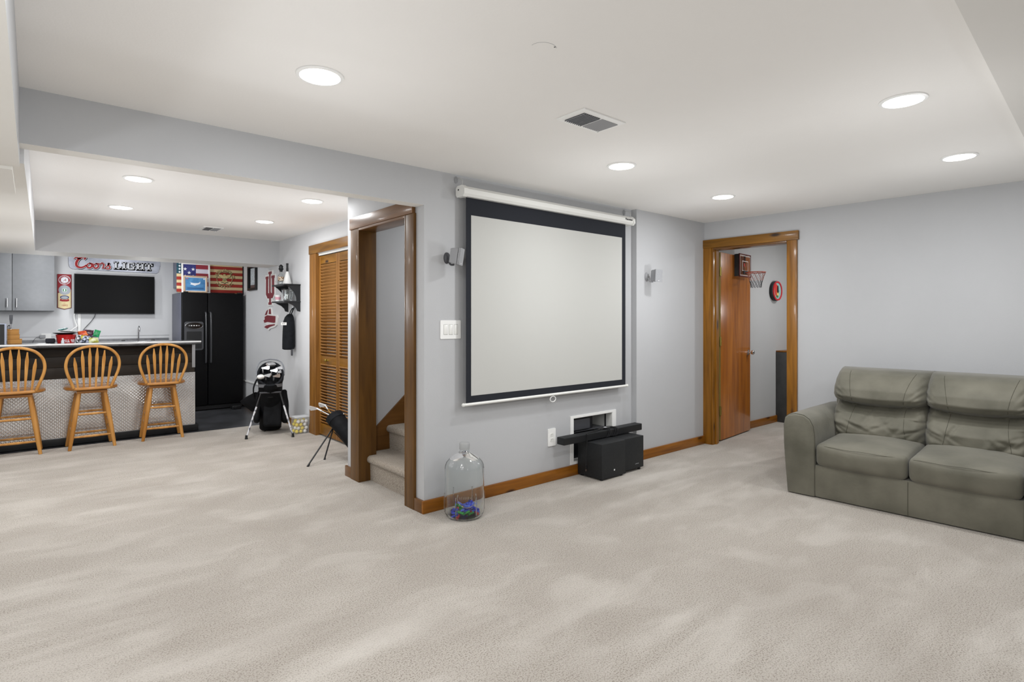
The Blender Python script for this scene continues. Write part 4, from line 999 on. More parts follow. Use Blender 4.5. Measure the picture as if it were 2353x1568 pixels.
part(t, 'batten', MB(FW).box(2.403, 2.413, FT + 0.001, FT + 0.440, -0.01, 0.018), BLACK)
part(t, 'batten', MB(FW).box(1.56, 1.59, FT, FT + 0.43, -0.012, -0.0005).box(2.30, 2.33, FT, FT + 0.43, -0.012, -0.0005), PINE)
SEALM = mat('carved_seal_cream', 'd8c692', 'b9a36c', scale=30, rough=0.7)
sc_, sz_ = 2.155, FT + 0.222
sg = MB(FW); sg.tube([(a, b, 0.0175) for a, b in ell(sc_, sz_, 0.104, 0.104, 40)], 0.0035, 6, closed=True)
part(t, 'seal_ring', sg, SEALM)
part(t, 'seal_ring_shadow', MB(FW).tube([(a + 0.003, b - 0.003, 0.0160) for a, b in ell(sc_, sz_, 0.104, 0.104, 40)], 0.005, 6, closed=True), SBLK)
eagle = [(0, 0.070), (0.016, 0.060), (0.014, 0.045), (0.040, 0.056), (0.078, 0.062), (0.082, 0.040), (0.066, 0.020), (0.040, 0.008), (0.022, -0.002), (0.028, -0.030), (0.050, -0.050), (0.020, -0.052), (0.0, -0.070), (-0.020, -0.052), (-0.050, -0.050), (-0.028, -0.030), (-0.022, -0.002), (-0.040, 0.008), (-0.066, 0.020), (-0.082, 0.040), (-0.078, 0.062), (-0.040, 0.056), (-0.018, 0.045), (-0.018, 0.062)]
part(t, 'seal_eagle_shadow', MB(FW).prism([(sc_ + a * 1.1 + 0.003, sz_ + b * 1.1 - 0.004) for a, b in eagle], 0.0161, 0.0165), SBLK)
part(t, 'seal_eagle', MB(FW).prism([(sc_ + a, sz_ + b) for a, b in eagle], 0.0167, 0.0195), SEALM)
part(t, 'seal_bars', MB(FW).box(sc_ - 0.020, sc_ - 0.014, sz_ - 0.030, sz_ + 0.010, 0.0195, 0.0203).box(sc_ - 0.003, sc_ + 0.003, sz_ - 0.035, sz_ + 0.010, 0.0195, 0.0203).box(sc_ + 0.014, sc_ + 0.020, sz_ - 0.030, sz_ + 0.010, 0.0195, 0.0203), BLACK, kind='stuff')
for word, a0, a1, inv in (('UNITED STATES OF', 172, 8, False), ('AMERICA', 218, 322, True)):
    for i, ch in enumerate(word):
        if ch == ' ': continue
        a = a0 + (a1 - a0) * i / (len(word) - 1)
        part(t, 'seal_letter_shadow', text_mb(ch, 0.042, FW @ TR(sc_ + 0.003 + 0.124 * math.cos(R(a)), sz_ - 0.003 + 0.124 * math.sin(R(a)), 0.0163) @ Matrix.Rotation(R(a - 90 if not inv else a + 90), 4, 'Z'), 0.0004, bold=0.003), SBLK)
        part(t, 'seal_letter', text_mb(ch, 0.038, FW @ TR(sc_ + 0.124 * math.cos(R(a)), sz_ + 0.124 * math.sin(R(a)), 0.0175) @ Matrix.Rotation(R(a - 90 if not inv else a + 90), 4, 'Z'), 0.0014, bold=0.001), SEALM)
def picture(name, label, x0, x1, z0, z1, y, fw, fm, tilt, build, cat='picture'):
    t = thing(name, label, cat, ((x0 + x1) / 2, y, z0))
    M = TR(0, y, z0) @ RX(-tilt) @ TR(0, -y, -z0) @ frame((0, y, 0), (1, 0, 0), (0, 0, 1), (0, -1, 0))
    for bx in ((x0, x1, z0, z0 + fw), (x0, x1, z1 - fw, z1), (x0, x0 + fw, z0 + fw, z1 - fw), (x1 - fw, x1, z0 + fw, z1 - fw)):
        part(t, 'frame_rail', MB(M).box(*bx, 0.0, 0.014, bev=0.002), fm)
    build(t, M, x0 + fw, x1 - fw, z0 + fw, z1 - fw)
    return t
FBLU = mat('poster_navy', '2e3170', '3b3f80', scale=30, rough=0.5); FRED = mat('poster_red', '94303c', rough=0.5); FWH = mat('poster_white', 'd6d2e0', rough=0.5)
def flagposter(t, M, x0, x1, z0, z1):
    h = (z1 - z0) / 6.2; xm = x0 + (x1 - x0) * 0.50
    for k in range(7):
        a, b = max(z0, z1 - (k + 1) * h), z1 - k * h
        if b <= z0: break
        part(t, 'printed_stripe', MB(M).box(x0, x1, a, b, 0.001, 0.004), FRED if k % 2 == 0 else FWH)
    part(t, 'printed_canton', MB(M).box(x0, xm, z1 - 4 * h + h * 0.2, z1, 0.0041, 0.0048), FBLU)
    cx, cz = (x0 + xm) / 2 - 0.005, z1 - 1.95 * h
    for dx, dz in ((-0.05, 0.052), (0.05, 0.052), (0, 0.0), (-0.05, -0.052), (0.05, -0.052)):
        part(t, 'printed_star', MB(M).prism(star(cx + dx, cz + dz, 0.026), 0.0049, 0.0054), SWHT)
picture('framed_flag_print', 'white framed stars and stripes print leaning on the wooden flag', 1.592, 1.955, FT + 0.001, FT + 0.425, 9.045, 0.022, WHITE, 3, flagposter)
SKY = mat('print_blue', '3f78ae', '5a97c8', scale=12, rough=0.4); SEA = mat('print_sea', '35679a', rough=0.4); TANF = wood('pale_wood_frame', 'b99a7c', 'cfb49a', 'z', rough=0.5, coat=0.1)
def planepic(t, M, x0, x1, z0, z1):
    part(t, 'mat_board', MB(M).box(x0, x1, z0, z1, 0.002, 0.005), WHITE)
    a, b, c, d = x0 + 0.008, x1 - 0.008, z0 + 0.010, z1 - 0.010
    part(t, 'print', MB(M).box(a, b, c, d, 0.005, 0.0056), SKY)
    part(t, 'printed_runway', MB(M).box(a + 0.02, b - 0.02, c + 0.02, c + 0.045, 0.0057, 0.006), SEA)
    mx, mz = (a + b) / 2 - 0.005, (c + d) / 2 + 0.008
    pl = [(-0.060, -0.012), (-0.030, -0.020), (0.0, -0.030), (0.012, -0.022), (0.045, -0.010), (0.065, 0.004), (0.066, 0.036), (0.056, 0.020), (0.040, 0.010), (-0.010, 0.008), (-0.046, 0.012), (-0.064, 0.022), (-0.050, 0.004)]
    part(t, 'printed_aircraft', MB(M).prism([(mx + p, mz + q) for p, q in pl], 0.0057, 0.0062), SWHT)
    part(t, 'printed_flag', MB(M).box(a + 0.006, a + 0.034, d - 0.022, d - 0.008, 0.0057, 0.0061), mat('print_flag_red', 'a86a7c', rough=0.4))
    part(t, 'printed_emblem', MB(M).prism(ell(b - 0.014, d - 0.014, 0.010, 0.010, 14), 0.0057, 0.0061), SWHT)
picture('framed_aircraft_print', 'small framed print of a white aircraft on blue in front of the flag print', 1.608, 1.908, FT + 0.001, FT + 0.240, 9.000, 0.018, TANF, 4, planepic)
# ------------------------------------------------------------------ things on the bar and worktop
BT = 1.0485
t = thing('picture_stand', 'black panel with silver edge on the bar at the left edge', 'panel', (-0.30, 7.52, BT))
part(t, 'panel', MB().box(-0.42, -0.214, 7.50, 7.54, BT, BT + 0.195), BLACK)
part(t, 'edge_frame', MB().box(-0.424, -0.200, 7.495, 7.545, BT + 0.195, BT + 0.203).box(-0.214, -0.200, 7.495, 7.545, BT, BT + 0.195), mat('blue_silver_edge', 'a0a6b8', rough=0.3, metal=0.5))
WB = wood('plain_wood_box', '9a6a34', 'b98748', 'x', rough=0.6, coat=0.05)
for k, (x0, x1, z0, z1, lb) in enumerate(((-0.195, -0.085, 0, 0.048, 'bottom and widest'), (-0.195, -0.103, 0.0485, 0.094, 'middle'), (-0.195, -0.107, 0.0945, 0.146, 'topmost'))):
    t = thing('wooden_box', 'wooden box on the bar, %s of the stack of three' % lb, 'box', ((x0 + x1) / 2, 7.60, BT + z0), group='stacked wooden boxes')
    part(t, 'body', MB().box(x0, x1, 7.55, 7.66, BT + z0, BT + z1 - 0.008, bev=0.002), WB)
    part(t, 'lid', MB().box(x0 - 0.002, x1 + 0.002, 7.548, 7.662, BT + z1 - 0.0075, BT + z1, bev=0.002), WB)
t = thing('beer_tap', 'chrome beer tap with grey handle on the kitchen worktop', 'beer tap', (-0.215, 9.45, 0.92))
part(t, 'tower', MB().cyl((-0.225, 9.45, 0.92), (-0.225, 9.45, 1.20), 0.022, n=20).sphere((-0.225, 9.45, 1.20), 0.022), CHROME)
part(t, 'spout', MB().tube(spline([(-0.225, 9.45, 1.18), (-0.215, 9.40, 1.185), (-0.21, 9.37, 1.17), (-0.21, 9.36, 1.13)], 5), 0.011, 10).cyl((-0.213, 9.39, 1.185), (-0.208, 9.39, 1.235), 0.009), CHROME)
part(t, 'handle', MB().loft([[(-0.207 + a * k, 9.39 + b * k, z) for a, b in ((-1, -0.6), (1, -0.6), (1, 0.6), (-1, 0.6))] for z, k in ((1.235, 0.010), (1.30, 0.017), (1.345, 0.018), (1.35, 0.015))]), DGREYP)
t = thing('wall_outlet', 'white outlet with grey charger on the kitchen wall', 'outlet', (0.14, 9.71, 1.03))
part(t, 'plate', MB(FK).prism(rrect(0.085, 0.187, 1.030, 1.105, 0.006), 0, 0.008), WHITE)
part(t, 'charger', MB(FK).box(0.068, 0.128, 1.045, 1.088, 0.008, 0.04, bev=0.006), GREYP)
part(t, 'cord', MB(FK).tube(spline([(0.075, 1.06, 0.03), (0.03, 1.05, 0.03), (0.0, 1.0, 0.05), (-0.01, 0.93, 0.08)], 5), 0.0025, 6), DGREYP)
single('dark_pouch', MB().box(0.098, 0.176, 7.50, 7.58, BT, BT + 0.048, bev=0.012, seg=3), mat('navy_fabric', '23252e', rough=0.8), 'dark pouch on the bar left of the red bucket', 'pouch')
t = thing('ice_bucket', 'short red bucket with white lettering on the bar', 'bucket', (0.262, 7.46, BT))
Mb_ = TR(0.262, 7.46, BT)
BRED = mat('bucket_red', 'b01818', rough=0.3, coat=0.3)
part(t, 'pail', MB(Mb_).lathe([(0.070, 0.0), (0.078, 0.05), (0.084, 0.082), (0.087, 0.086), (0.083, 0.088), (0.080, 0.082), (0.068, 0.004), (0.001, 0.004), (0.001, 0.0)], 36), BRED)
for word, z, sz in (("THIS BUD'S", 0.030, 0.019), ('FOR YOU', 0.013, 0.019)):
    n = len(word)
    for i, ch in enumerate(word):
        if ch in " '": continue
        a = R(-62 + (i - (n - 1) / 2) * 10.5); rr = 0.0715 + z * 0.16
        part(t, 'letter', text_mb(ch, sz, Mb_ @ TR(rr * math.cos(a), rr * math.sin(a), z) @ frame((0, 0, 0), (-math.sin(a), math.cos(a), 0), (0, 0, 1), (math.cos(a), math.sin(a), 0)), 0.0008, bold=0.0006), SWHT)
t = thing('serving_dish', 'black pan with white rim lying in the red bucket', 'pan', (0.262, 7.47, BT + 0.088))
part(t, 'pan', MB(TR(0.255, 7.46, BT + 0.089)).lathe([(0.06, 0.0), (0.10, 0.014), (0.104, 0.018), (0.098, 0.018), (0.058, 0.004), (0.001, 0.004), (0.001, 0.0)], 30), BLACK)
single('white_plate', MB(TR(0.275, 7.45, BT + 0.112) @ RY(5)).lathe([(0.05, 0.0), (0.075, 0.008), (0.088, 0.013), (0.085, 0.015), (0.05, 0.004), (0.001, 0.003), (0.001, 0.0)], 30), WHITE, 'white plate on the black pan in the red bucket', 'plate')
def pillow_bag(name, label, c, size, rot, m, cat='snack bag', group='bags piled on the bar'):
    mb = MB(TR(*c) @ Euler([R(a) for a in rot]).to_matrix().to_4x4())
    n = 8; vs = []; fs = []
    for s in (1, -1):
        for i in range(n + 1):
            for j in range(n + 1):
                u, v = -1 + 2 * i / n, -1 + 2 * j / n
                h = (max(0, 1 - u ** 4) * max(0, 1 - v ** 2)) ** 0.6
                vs.append((u * size[0] / 2, v * size[1] / 2, s * (size[2] / 2 * h + 0.0006) + 0.002 * math.sin(9 * u + 7 * v)))
        for i in range(n):
            for j in range(n):
                k = (0 if s == 1 else (n + 1) ** 2) + i * (n + 1) + j; fs.append((k, k + 1, k + n + 2, k + n + 1))
    mb.add(vs, fs); bmv = mb
    return single(name, bmv, m, label, cat, group, sharp=80)
foil = lambda n, a, b, s=25: mat('foil_' + n, a, b, scale=s, rough=0.35, coat=0.3, contrast=(0.45, 0.55))
pillow_bag('teal_cloth', 'folded teal bag on top of the red bucket', (0.235, 7.47, BT + 0.142), (0.09, 0.06, 0.018), (0, -14, 5), foil('teal', '0f7d7c', '17605f'))
pillow_bag('snack_bag', 'black and white patterned bag right of the red bucket', (0.372, 7.43, BT + 0.041), (0.06, 0.085, 0.04), (80, 0, 10), foil('blackwhite', '1a1c22', 'dfe3ea', 40))
pillow_bag('snack_bag', 'multicoloured bag in the middle of the snack pile', (0.425, 7.42, BT + 0.036), (0.08, 0.075, 0.04), (78, 8, -5), foil('mixed', '26323d', 'c9d0ea', 45))
pillow_bag('snack_bag', 'pale green bag at the front right of the snack pile', (0.490, 7.40, BT + 0.026), (0.085, 0.055, 0.03), (70, 0, 6), foil('palegreen', 'd6dcb0', 'b2b04e', 35))
pillow_bag('snack_bag', 'purple and black bag at the right of the snack pile', (0.500, 7.46, BT + 0.058), (0.08, 0.06, 0.03), (75, 0, 0), foil('purple', '17141c', 'a98ed6', 22))
pillow_bag('snack_bag', 'orange bag on top of the snack pile', (0.402, 7.46, BT + 0.098), (0.085, 0.06, 0.03), (60, -8, 0), foil('orange', 'c8401a', 'e8793a'))
pillow_bag('snack_bag', 'dark plum bag on top of the snack pile', (0.452, 7.47, BT + 0.102), (0.08, 0.07, 0.04), (65, 6, 0), foil('plum', '3a1428', '54203c'))
pillow_bag('snack_bag', 'bright green bag at the top right of the snack pile', (0.520, 7.45, BT + 0.095), (0.055, 0.075, 0.03), (75, 18, 0), foil('green', '1f8a52', '2fae6c'))
pillow_bag('snack_bag', 'yellow bag tucked between the snack bags', (0.398, 7.425, BT + 0.052), (0.035, 0.05, 0.03), (80, 0, 0), foil('yellow', 'c9c02c', '9aa026'))
t = thing('small_bottle', 'small white bottle on the bar in front of the red bucket', 'bottle', (0.232, 7.345, BT))
part(t, 'bottle', MB(TR(0.232, 7.345, BT)).lathe([(0.001, 0), (0.014, 0), (0.014, 0.026), (0.007, 0.034), (0.007, 0.040), (0.001, 0.040)], 18), mat('pale_bottle', 'cfd6dc', rough=0.3))
part(t, 'cap', MB(TR(0.232, 7.345, BT)).lathe([(0.001, 0.0402), (0.008, 0.0402), (0.007, 0.052), (0.001, 0.053)], 14), WHITE)
# ================================================================== closet side wall: signs, shelf, bag, picture
FSW = frame((2.42, 0, 0), (0, -1, 0), (0, 0, 1), (-1, 0, 0))      # u = -y, v = z, n towards the room
CRIM = mat('sign_crimson', '7c2b33', rough=0.5)
t = thing('letter_sign', 'crimson and white interlocked letter sign on the wall beside the shelf', 'sign', (2.41, 7.80, 1.47))
part(t, 'backing', MB(FSW).prism([(-8.015, 1.89), (-7.91, 1.89), (-7.902, 1.948), (-7.707, 1.948), (-7.707, 1.89), (-7.597, 1.89), (-7.597, 1.793), (-7.614, 1.79), (-7.614, 1.611), (-7.70, 1.552), (-7.70, 1.473), (-7.91, 1.473), (-7.91, 1.552), (-7.998, 1.611), (-7.998, 1.79), (-8.015, 1.793)], 0.0005, 0.012), WHITE)
cu, h0 = -7.805, 1.49
part(t, 'letter_i', MB(FSW).box(cu - 0.032, cu + 0.032, h0, 1.930, 0.0122, 0.016).box(cu - 0.062, cu + 0.062, 1.898, 1.930, 0.0122, 0.0162).box(cu - 0.062, cu + 0.062, h0, h0 + 0.032, 0.0122, 0.0162), CRIM)
part(t, 'letter_u', MB(FSW).prism([(cu - 0.185, 1.872), (cu - 0.185, 1.838), (cu - 0.165, 1.838), (cu - 0.165, 1.63), (cu - 0.10, 1.575), (cu + 0.10, 1.575), (cu + 0.165, 1.63), (cu + 0.165, 1.838), (cu + 0.185, 1.838), (cu + 0.185, 1.872), (cu + 0.06, 1.872), (cu + 0.06, 1.838), (cu + 0.082, 1.838), (cu + 0.082, 1.645), (cu - 0.082, 1.645), (cu - 0.082, 1.838), (cu - 0.06, 1.838), (cu - 0.06, 1.872)], 0.0122, 0.0158), CRIM)
part(t, 'gap', MB(FSW).box(cu - 0.050, cu - 0.036, 1.66, 1.89, 0.0163, 0.0166), WHITE); part(t, 'gap', MB(FSW).box(cu + 0.036, cu + 0.050, 1.66, 1.89, 0.0163, 0.0166), WHITE)
t = thing('team_sign', 'crimson and white cut out emblem sign below the letter sign', 'sign', (2.41, 7.80, 1.145))
part(t, 'backing', MB(FSW).prism([(-7.846, 1.451), (-7.757, 1.446), (-7.72, 1.357), (-7.524, 1.348), (-7.5, 1.316), (-7.536, 1.221), (-7.621, 1.193), (-7.808, 1.17), (-7.871, 1.145), (-7.936, 1.165), (-8.055, 1.184), (-8.028, 1.205), (-7.94, 1.223), (-8.055, 1.247), (-8.095, 1.272), (-8.041, 1.317), (-8.002, 1.375), (-7.936, 1.424)], 0.0005, 0.012), WHITE)
for nm, pts in (('emblem_body', [(-8.028, 1.33), (-7.923, 1.35), (-7.584, 1.336), (-7.597, 1.253), (-7.645, 1.248), (-7.923, 1.26), (-8.041, 1.247), (-8.081, 1.28), (-8.028, 1.292)]), ('emblem_sweep', [(-8.055, 1.188), (-7.975, 1.21), (-7.846, 1.223), (-7.609, 1.233), (-7.621, 1.217), (-7.808, 1.195), (-7.923, 1.169)]),
                ('emblem_horn', [(-8.028, 1.351), (-7.949, 1.408), (-7.884, 1.428), (-7.936, 1.358)]), ('emblem_horn', [(-7.846, 1.431), (-7.782, 1.434), (-7.765, 1.365), (-7.859, 1.366)])):
    part(t, nm, MB(FSW).prism(pts, 0.0122, 0.0155), CRIM)
SHB = mat('shelf_black_paint', '16171a', rough=0.4)
t = thing('wall_shelf', 'black two tier bracket shelf on the closet side wall', 'shelf', (2.32, 6.935, 1.40))
for z in (1.695, 1.495): part(t, 'shelf_board', MB().box(2.228, 2.419, 6.712, 7.162, z, z + 0.016, bev=0.002), SHB)
for y in (6.722, 7.138):
    part(t, 'side_bracket', MB(frame((0, y, 0), (1, 0, 0), (0, 0, 1), (0, 1, 0))).prism([(2.418, 1.694), (2.418, 1.512), (2.375, 1.512), (2.372, 1.56), (2.345, 1.62), (2.30, 1.665), (2.262, 1.694)], 0, 0.014), SHB)
    part(t, 'side_bracket', MB(frame((0, y, 0), (1, 0, 0), (0, 0, 1), (0, 1, 0))).prism([(2.418, 1.494), (2.418, 1.385), (2.385, 1.392), (2.372, 1.425), (2.335, 1.46), (2.262, 1.494)], 0, 0.014), SHB)
ZT, ZL = 1.7112, 1.5112
t = thing('white_bottle', 'white tapered bottle with long black neck on the shelf top', 'bottle', (2.36, 7.00, ZT))
part(t, 'bottle', MB(TR(2.36, 7.00, ZT)).lathe([(0.001, 0), (0.052, 0), (0.053, 0.01), (0.034, 0.09), (0.018, 0.150), (0.013, 0.165), (0.001, 0.166)], 26), WHITE)
part(t, 'neck', MB(TR(2.36, 7.00, ZT)).lathe([(0.001, 0.1662), (0.013, 0.1662), (0.014, 0.20), (0.012, 0.21), (0.014, 0.265), (0.001, 0.267)], 18), BLACK)
t = thing('liquor_bottle', 'clear bottle with black ornate stopper and brown label on the shelf top', 'bottle', (2.33, 7.105, ZT))
Mq = TR(2.32, 7.105, ZT)
part(t, 'bottle', MB(Mq).lathe([(0.001, 0), (0.036, 0), (0.038, 0.006), (0.038, 0.11), (0.028, 0.130), (0.015, 0.145), (0.014, 0.165), (0.011, 0.165), (0.012, 0.146), (0.025, 0.128), (0.035, 0.108), (0.035, 0.006), (0.001, 0.005)], 26), GLASS)
part(t, 'label', MB(Mq).lathe([(0.0386, 0.055), (0.0388, 0.055), (0.0388, 0.105), (0.0386, 0.105)], 26, closed=True), mat('brown_label', '8a6a50', 'd8cdbd', scale=60, rough=0.6, contrast=(0.48, 0.52)))
part(t, 'stopper', MB(Mq).lathe([(0.001, 0.166), (0.016, 0.166), (0.020, 0.185), (0.030, 0.200), (0.022, 0.220), (0.026, 0.235), (0.008, 0.255), (0.001, 0.256)], 18), BLACK)
t = thing('beer_mug', 'clear glass beer mug on the lower shelf', 'mug', (2.30, 6.84, ZL))
part(t, 'glass', MB(TR(2.295, 6.79, ZL)).lathe([(0.001, 0), (0.046, 0), (0.048, 0.01), (0.045, 0.14), (0.042, 0.14), (0.044, 0.014), (0.001, 0.012)], 28), GLASS)
part(t, 'handle', MB(TR(2.295, 6.79, ZL)).tube(spline([(0.015, -0.043, 0.12), (0.02, -0.080, 0.115), (0.02, -0.085, 0.06), (0.015, -0.044, 0.03)], 6), 0.008, 10), GLASS)
t = thing('steel_tumbler', 'steel tumbler on the lower shelf behind the glass mug', 'tumbler', (2.31, 6.93, ZL))
part(t, 'cup', MB(TR(2.315, 6.925, ZL)).lathe([(0.001, 0), (0.036, 0), (0.044, 0.13), (0.046, 0.135), (0.041, 0.135), (0.001, 0.02)], 26), STEEL)
part(t, 'lid', MB(TR(2.315, 6.925, ZL)).lathe([(0.001, 0.1355), (0.047, 0.1355), (0.045, 0.150), (0.001, 0.152)], 24), BLACK)
t = thing('paper_cup', 'white and pink cup at the far end of the lower shelf', 'cup', (2.28, 7.08, ZL))
part(t, 'cup', MB(TR(2.275, 7.08, ZL)).lathe([(0.001, 0), (0.026, 0), (0.034, 0.075), (0.035, 0.078), (0.032, 0.078), (0.001, 0.006)], 24), WHITE)
part(t, 'pink_print', MB(TR(2.275, 7.08, ZL)).lathe([(0.0290, 0.022), (0.0295, 0.022), (0.0335, 0.055), (0.0330, 0.055)], 24, closed=True), mat('cup_pink', 'd9a0ad', rough=0.5))
NYL = mat('black_nylon', '101216', '181a1e', scale=30, spec=0.2, rough=0.75, bump=0.15, bscale=60)
t = thing('sling_bag', 'long black padded bag hanging below the wall shelf', 'bag', (2.345, 6.90, 0.93))
rings = []
for z, rx, ry, ox in ((0.930, 0.045, 0.05, -0.006), (0.938, 0.064, 0.072, -0.004), (0.97, 0.068, 0.078, 0), (1.15, 0.066, 0.076, 0.002), (1.27, 0.060, 0.070, 0.004), (1.32, 0.048, 0.055, 0.008), (1.352, 0.030, 0.034, 0.016), (1.36, 0.018, 0.02, 0.02)):
    rings.append([(2.342 + ox + rx * math.cos(2 * PI * k / 20) * (1 + 0.05 * math.sin(3 * k)), 6.90 + ry * math.sin(2 * PI * k / 20), z) for k in range(20)])
part(t, 'body', MB().loft(rings), NYL)
part(t, 'strap', MB().tube(spline([(2.36, 6.925, 1.345), (2.375, 6.915, 1.40), (2.40, 6.90, 1.438), (2.39, 6.885, 1.41), (2.36, 6.875, 1.345)], 6), 0.010, 8, flat=0.5), NYL)
tg = part(t, 'tag', MB(frame((2.342, 6.90, 0), (0.45, -0.893, 0), (0, 0, 1), (-0.893, -0.45, 0))).prism(rrect(-0.05, 0.035, 1.225, 1.258, 0.004), 0.0665, 0.0700), WHITE)
part(tg, 'lettering', text_mb('YETI', 0.026, frame((2.342, 6.90, 0), (0.45, -0.893, 0), (0, 0, 1), (-0.893, -0.45, 0)) @ TR(-0.008, 1.2415, 0.0702), 0.0005), DGREYP)
part(t, 'hanging_loop_end', MB().box(2.35, 2.372, 6.835, 6.85, 0.86, 0.94, bev=0.004), DGREYP)
single('wall_hook', MB().cyl((2.419, 6.90, 1.432), (2.395, 6.90, 1.432), 0.005).cyl((2.395, 6.90, 1.428), (2.395, 6.90, 1.447), 0.005), STEEL, 'steel hook under the wall shelf holding the black bag', 'hook')
t = thing('framed_picture', 'black framed portrait picture on the wall beside the refrigerator', 'picture', (2.41, 8.6, 1.71))
for bx in ((-8.80, -8.40, 1.712, 1.745), (-8.80, -8.40, 2.040, 2.075), (-8.80, -8.765, 1.745, 2.040), (-8.435, -8.40, 1.745, 2.040)):
    part(t, 'frame_rail', MB(FSW).box(*bx, 0.0005, 0.030, bev=0.003), BLACK)
part(t, 'backing', MB(FSW).box(-8.765, -8.435, 1.745, 2.040, 0.001, 0.008), BLACK)
part(t, 'print', MB(FSW).box(-8.70, -8.47, 1.790, 2.030, 0.0082, 0.010), mat('faded_print', '9da6ac', 'cfd6da', scale=26, rough=0.5))
part(t, 'caption_strip', MB(FSW).box(-8.70, -8.47, 1.752, 1.786, 0.0082, 0.0095), mat('caption_brown', '5c4a4a', rough=0.5))
struct('trim_rail', MB(FSW).box(-9.2, -8.25, 0.366, 0.388, 0.0, 0.012, bev=0.002), WHITE, label='short white rail on the wall beside the refrigerator')
# ================================================================== golf gear
GNYL = mat('golf_black_nylon', '0c0d0f', '141518', scale=18, spec=0.15, rough=0.7, bump=0.12, bscale=40)
GGREY = mat('golf_grey_panel', '6f7278', '7d8086', scale=30, rough=0.6)
GBASE = Vector((2.12, 6.86, 0)); GD = Vector((-0.296, -0.955, 0)); GP = Vector((0.955, -0.296, 0))
t = thing('golf_bag', 'black stand golf bag full of clubs on two white legs by the closet wall', 'golf bag', (2.12, 6.86, 0))
def gring(h, rw, rd, slope=0.0, lean=0.43, n=28, dz=0.0):
    out = []
    for k in range(n):
        a = 2 * PI * k / n; w, d = rw * math.cos(a), rd * math.sin(a)
        out.append(GBASE + GD * (h * lean + d) + GP * w + Vector((0, 0, h - slope * d + dz)))
    return out
part(t, 'body', MB().loft([gring(0.012, 0.105, 0.095), gring(0.03, 0.118, 0.108), gring(0.25, 0.122, 0.112, 0.15), gring(0.45, 0.124, 0.115, 0.4), gring(0.60, 0.128, 0.12, 0.75)]), GNYL)
top, inn_ = gring(0.685, 0.138, 0.132, 0.95), gring(0.68, 0.118, 0.112, 0.95)
part(t, 'collar', MB().loft([gring(0.602, 0.130, 0.122, 0.76), gring(0.64, 0.140, 0.132, 0.86), top, inn_, gring(0.55, 0.108, 0.10, 0.8)], caps=False), NYL, 'black collar')
for w0 in (-0.085, 0.085):
    part(t, 'collar_patch', MB().loft([[GBASE + GD * (h * 0.43 + 0.131 * math.cos(math.asin(min(1, abs(w) / 0.142))) + 0.004 + o_) + GP * w + Vector((0, 0, h - sl * 0.1)) for h, sl, o_ in ((0.625, 0.85, 0), (0.672, 0.95, 0.006), (0.672, 0.95, 0.001), (0.625, 0.85, -0.005))] for w in [w0 + dw * 0.009 for dw in range(-4, 5)]]), GGREY)
part(t, 'throat', MB().loft([gring(0.54, 0.112, 0.104, 0.8), gring(0.50, 0.112, 0.104, 0.8)]), BLACK)
part(t, 'divider', MB().tube([GBASE + GD * (0.68 * 0.43) + GP * w + Vector((0, 0, 0.682)) for w in (-0.115, 0, 0.115)], 0.008, 8), GNYL)
part(t, 'handle_arch', MB().tube(spline([GBASE + GD * (0.66 * 0.43 - d) + GP * w + Vector((0, 0, z)) for w, d, z in ((-0.142, 0.0, 0.66), (-0.140, 0.06, 0.745), (-0.10, 0.12, 0.812), (0, 0.145, 0.835), (0.10, 0.12, 0.812), (0.140, 0.06, 0.745), (0.142, 0.0, 0.66))], 5), 0.0075, 8), GGREY)
def gbox(name, h, w, d, size, rot=(0, 0, 0), m=GNYL, r=0.03):
    M = frame(GBASE + GD * (h * 0.43 + d) + GP * w + Vector((0, 0, h)), GP, GD, (0, 0, 1)) @ Euler([R(a) for a in rot]).to_matrix().to_4x4()
    mb = MB(M); roundbox(mb, size, r, (8, 6, 10), lambda p, n, q: p + n * 0.004 * math.sin(30 * p.z + 20 * p.x)); part(t, name, mb, m, sharp=60)
gbox('front_pocket', 0.28, 0.02, 0.115, (0.19, 0.05, 0.40), (22, 0, 0), r=0.022)
gbox('side_pocket', 0.29, 0.150, 0.03, (0.085, 0.15, 0.38), (20, -4, 0), r=0.035)
gbox('side_pocket', 0.30, -0.128, 0.01, (0.06, 0.14, 0.36), (20, 6, 0), r=0.028)
part(t, 'rain_hood', MB().loft([[GBASE + GD * (0.43 * z + dd + 0.0) + GP * w + Vector((0, 0, z)) for w, dd in ((-w1, -0.02), (-w0, 0.045), (-w0, 0.02), (-w1, -0.035))] for z, w0, w1 in ((0.24, 0.14, 0.20), (0.34, 0.14, 0.30), (0.37, 0.14, 0.315), (0.42, 0.13, 0.25), (0.47, 0.12, 0.16))]), GNYL)
part(t, 'strap', MB().tube(spline([GBASE + GD * (0.43 * z + d) + GP * w + Vector((0, 0, z)) for w, d, z in ((-0.14, 0.0, 0.62), (-0.175, 0.02, 0.52), (-0.165, 0.02, 0.40), (-0.13, 0.02, 0.33))], 5), 0.018, 8, flat=0.35), GNYL)
part(t, 'leg_hinge', MB().tube([GBASE + GD * 0.345 + GP * w + Vector((0, 0, 0.478)) for w in (-0.11, 0, 0.11)], 0.010, 8), DGREYP)
LEGW = mat('leg_white_speckle', 'cfd0d4', '5b5d66', scale=45, rough=0.4, stretch=(1, 1, 0.4), contrast=(0.5, 0.6))
